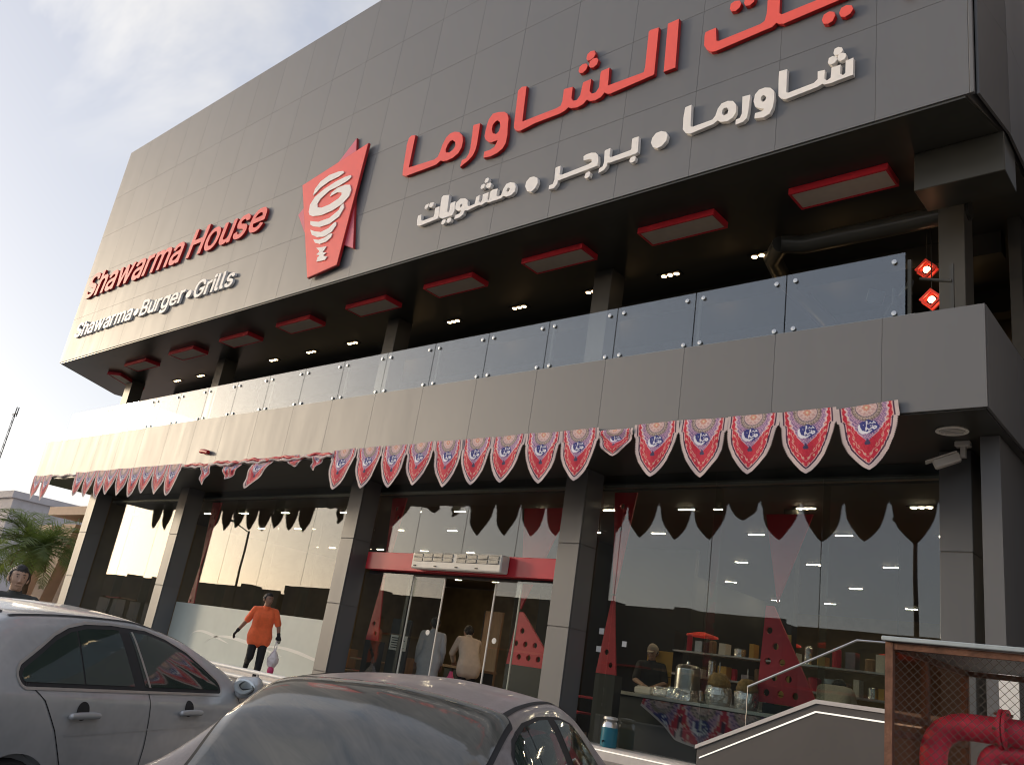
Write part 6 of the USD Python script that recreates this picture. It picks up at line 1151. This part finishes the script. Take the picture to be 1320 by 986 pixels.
for k in range(7):
    for j in range(2): obj('window', bx(-102 + 4.6 * k, -99.8 + 4.6 * k, 21.95, 22.02, 1.5 + 3.6 * j, 3.3 + 3.6 * j), 'window_dark', nb2)
ms = thing('antenna_mast', 'thin antenna mast rising above the far left roofs', 'mast', (-57.0, 16.82, 3.6))
for k in range(3):
    a = k * 2.094; obj('mast_leg', tube([(.07 * math.cos(a), .07 * math.sin(a), 0), (.05 * math.cos(a), .05 * math.sin(a), 8.2)], 0.014, 6), 'dark_wall', ms)
obj('bracing', [tube([(.065 * math.cos(k * 2.094), .065 * math.sin(k * 2.094), z), (.06 * math.cos((k + 1) * 2.094), .06 * math.sin((k + 1) * 2.094), z + .5)], 0.006, 4) for k in range(3) for z in np.arange(0, 8, .5)], 'dark_wall', ms)
obj('whip', tube([(0, 0, 8.1), (0, 0, 8.75)], 0.03, 6), 'dark_wall', ms); obj('dipole', tube([(-.4, 0, 8.3), (.4, 0, 8.3)], 0.035, 6), 'dark_wall', ms); obj('dipole', tube([(0.35, 0, 8.1), (.35, 0, 8.7)], 0.03, 6), 'dark_wall', ms)
rs = thing('side_building', 'tall grey clad neighbouring building close to the right hand side of the restaurant', 'building')
obj('wall', bx(0.2, 16, 6.6, 26, 0.14, 24), 'grey_stucco', rs)
for i in range(9):
    for j in range(11): obj('window', bx(1.4 + 1.6 * i, 2.5 + 1.6 * i, 6.56, 6.61, 1.6 + 1.9 * j, 2.9 + 1.9 * j), 'window_dark', rs)
bk = obj('rear_block', bx(-1.35, 0.39, 13.2, 25, 0.14, 11), 'dark_wall', rs)
for i in range(2):
    for j in range(7): obj('cladding_panel', bx(-1.35 + i * 0.87 + G, -1.35 + (i + 1) * 0.87 - G, 13.165, 13.2, 0.14 + j * 1.5 + G, 0.14 + (j + 1) * 1.5 - G), 'cladding', bk)

# across the road, seen mirrored in the glass
for n, (x0, x1, h, d) in enumerate([(-235, -186, 6.2, 'far low dark shop row across the road, farthest of the row'), (-184, -132, 5.4, 'far low dark shop row across the road beyond the two rows nearest the palm'), (-130, -79, 6.0, 'long low dark shop row across the road, mirrored behind the walking man'), (-78, -52, 6.6, 'low dark shop row across the road, mirrored in the far left windows'), (-51, -24, 7.2, 'low dark shop row across the road, mirrored in the frosted window'), (-23, 4, 6.8, 'low dark shop row across the road, mirrored beside the door'), (5, 40, 7.4, 'low dark shop row across the road, mirrored in the right hand window')]):
    t = thing('shop_row', d, 'building')
    obj('wall', bx(x0, x1, -40, -30, 0, h), 'dark_brick', t); [obj('roof_tank', bx(x0 + 3 + 7.3 * k_, x0 + 3 + 7.3 * k_ + 1.2 + 0.8 * (k_ % 2), -34, -32.5, h + 0.25, h + 0.5 + 0.3 * ((k_ * 3) % 4) / 3), 'dark_brick', t) for k_ in range(int((x1 - x0 - 5) / 7.3))]; obj('parapet', bx(x0 - .1, x1 + .1, -30.2, -29.98, h - .5, h + .25), 'dark_brick', t)
    for k in range(int((x1 - x0) / 4.5)):
        a = x0 + 0.8 + 4.5 * k; w = obj('shop_window', bx(a, a + 3.3, -30.0, -29.95, .4, 3.2), 'window_dark', t); obj('awning', bx(a - .2, a + 3.5, -29.9, -28.9, 3.3, 3.42), ['red_side', 'wood', 'dark_brick'][k % 3], w)
for n, (x, y) in enumerate([(-10.44, -11.2), (-56.07, -11.0), (9.0, -12.0)]):
    t = thing('street_lamp', ['street lamp across the car park, mirrored in the right hand window', 'street lamp across the car park, mirrored in the frosted window', 'street lamp across the car park to the far right'][n], 'street lamp', (x, y, 0))
    obj('pole', tube([(0, 0, 0), (0, 0, 8.5)], [.115, .075], 12), 'dark_wall', t, 40); obj('arm', tube([(0, 0, 8.4), (0, 1.4, 8.9)], .04, 8), 'dark_wall', t); obj('lamp_head', obx((0, 1.7, 8.92), (.3, .7, .12), 0, .02), 'dark_wall', t)
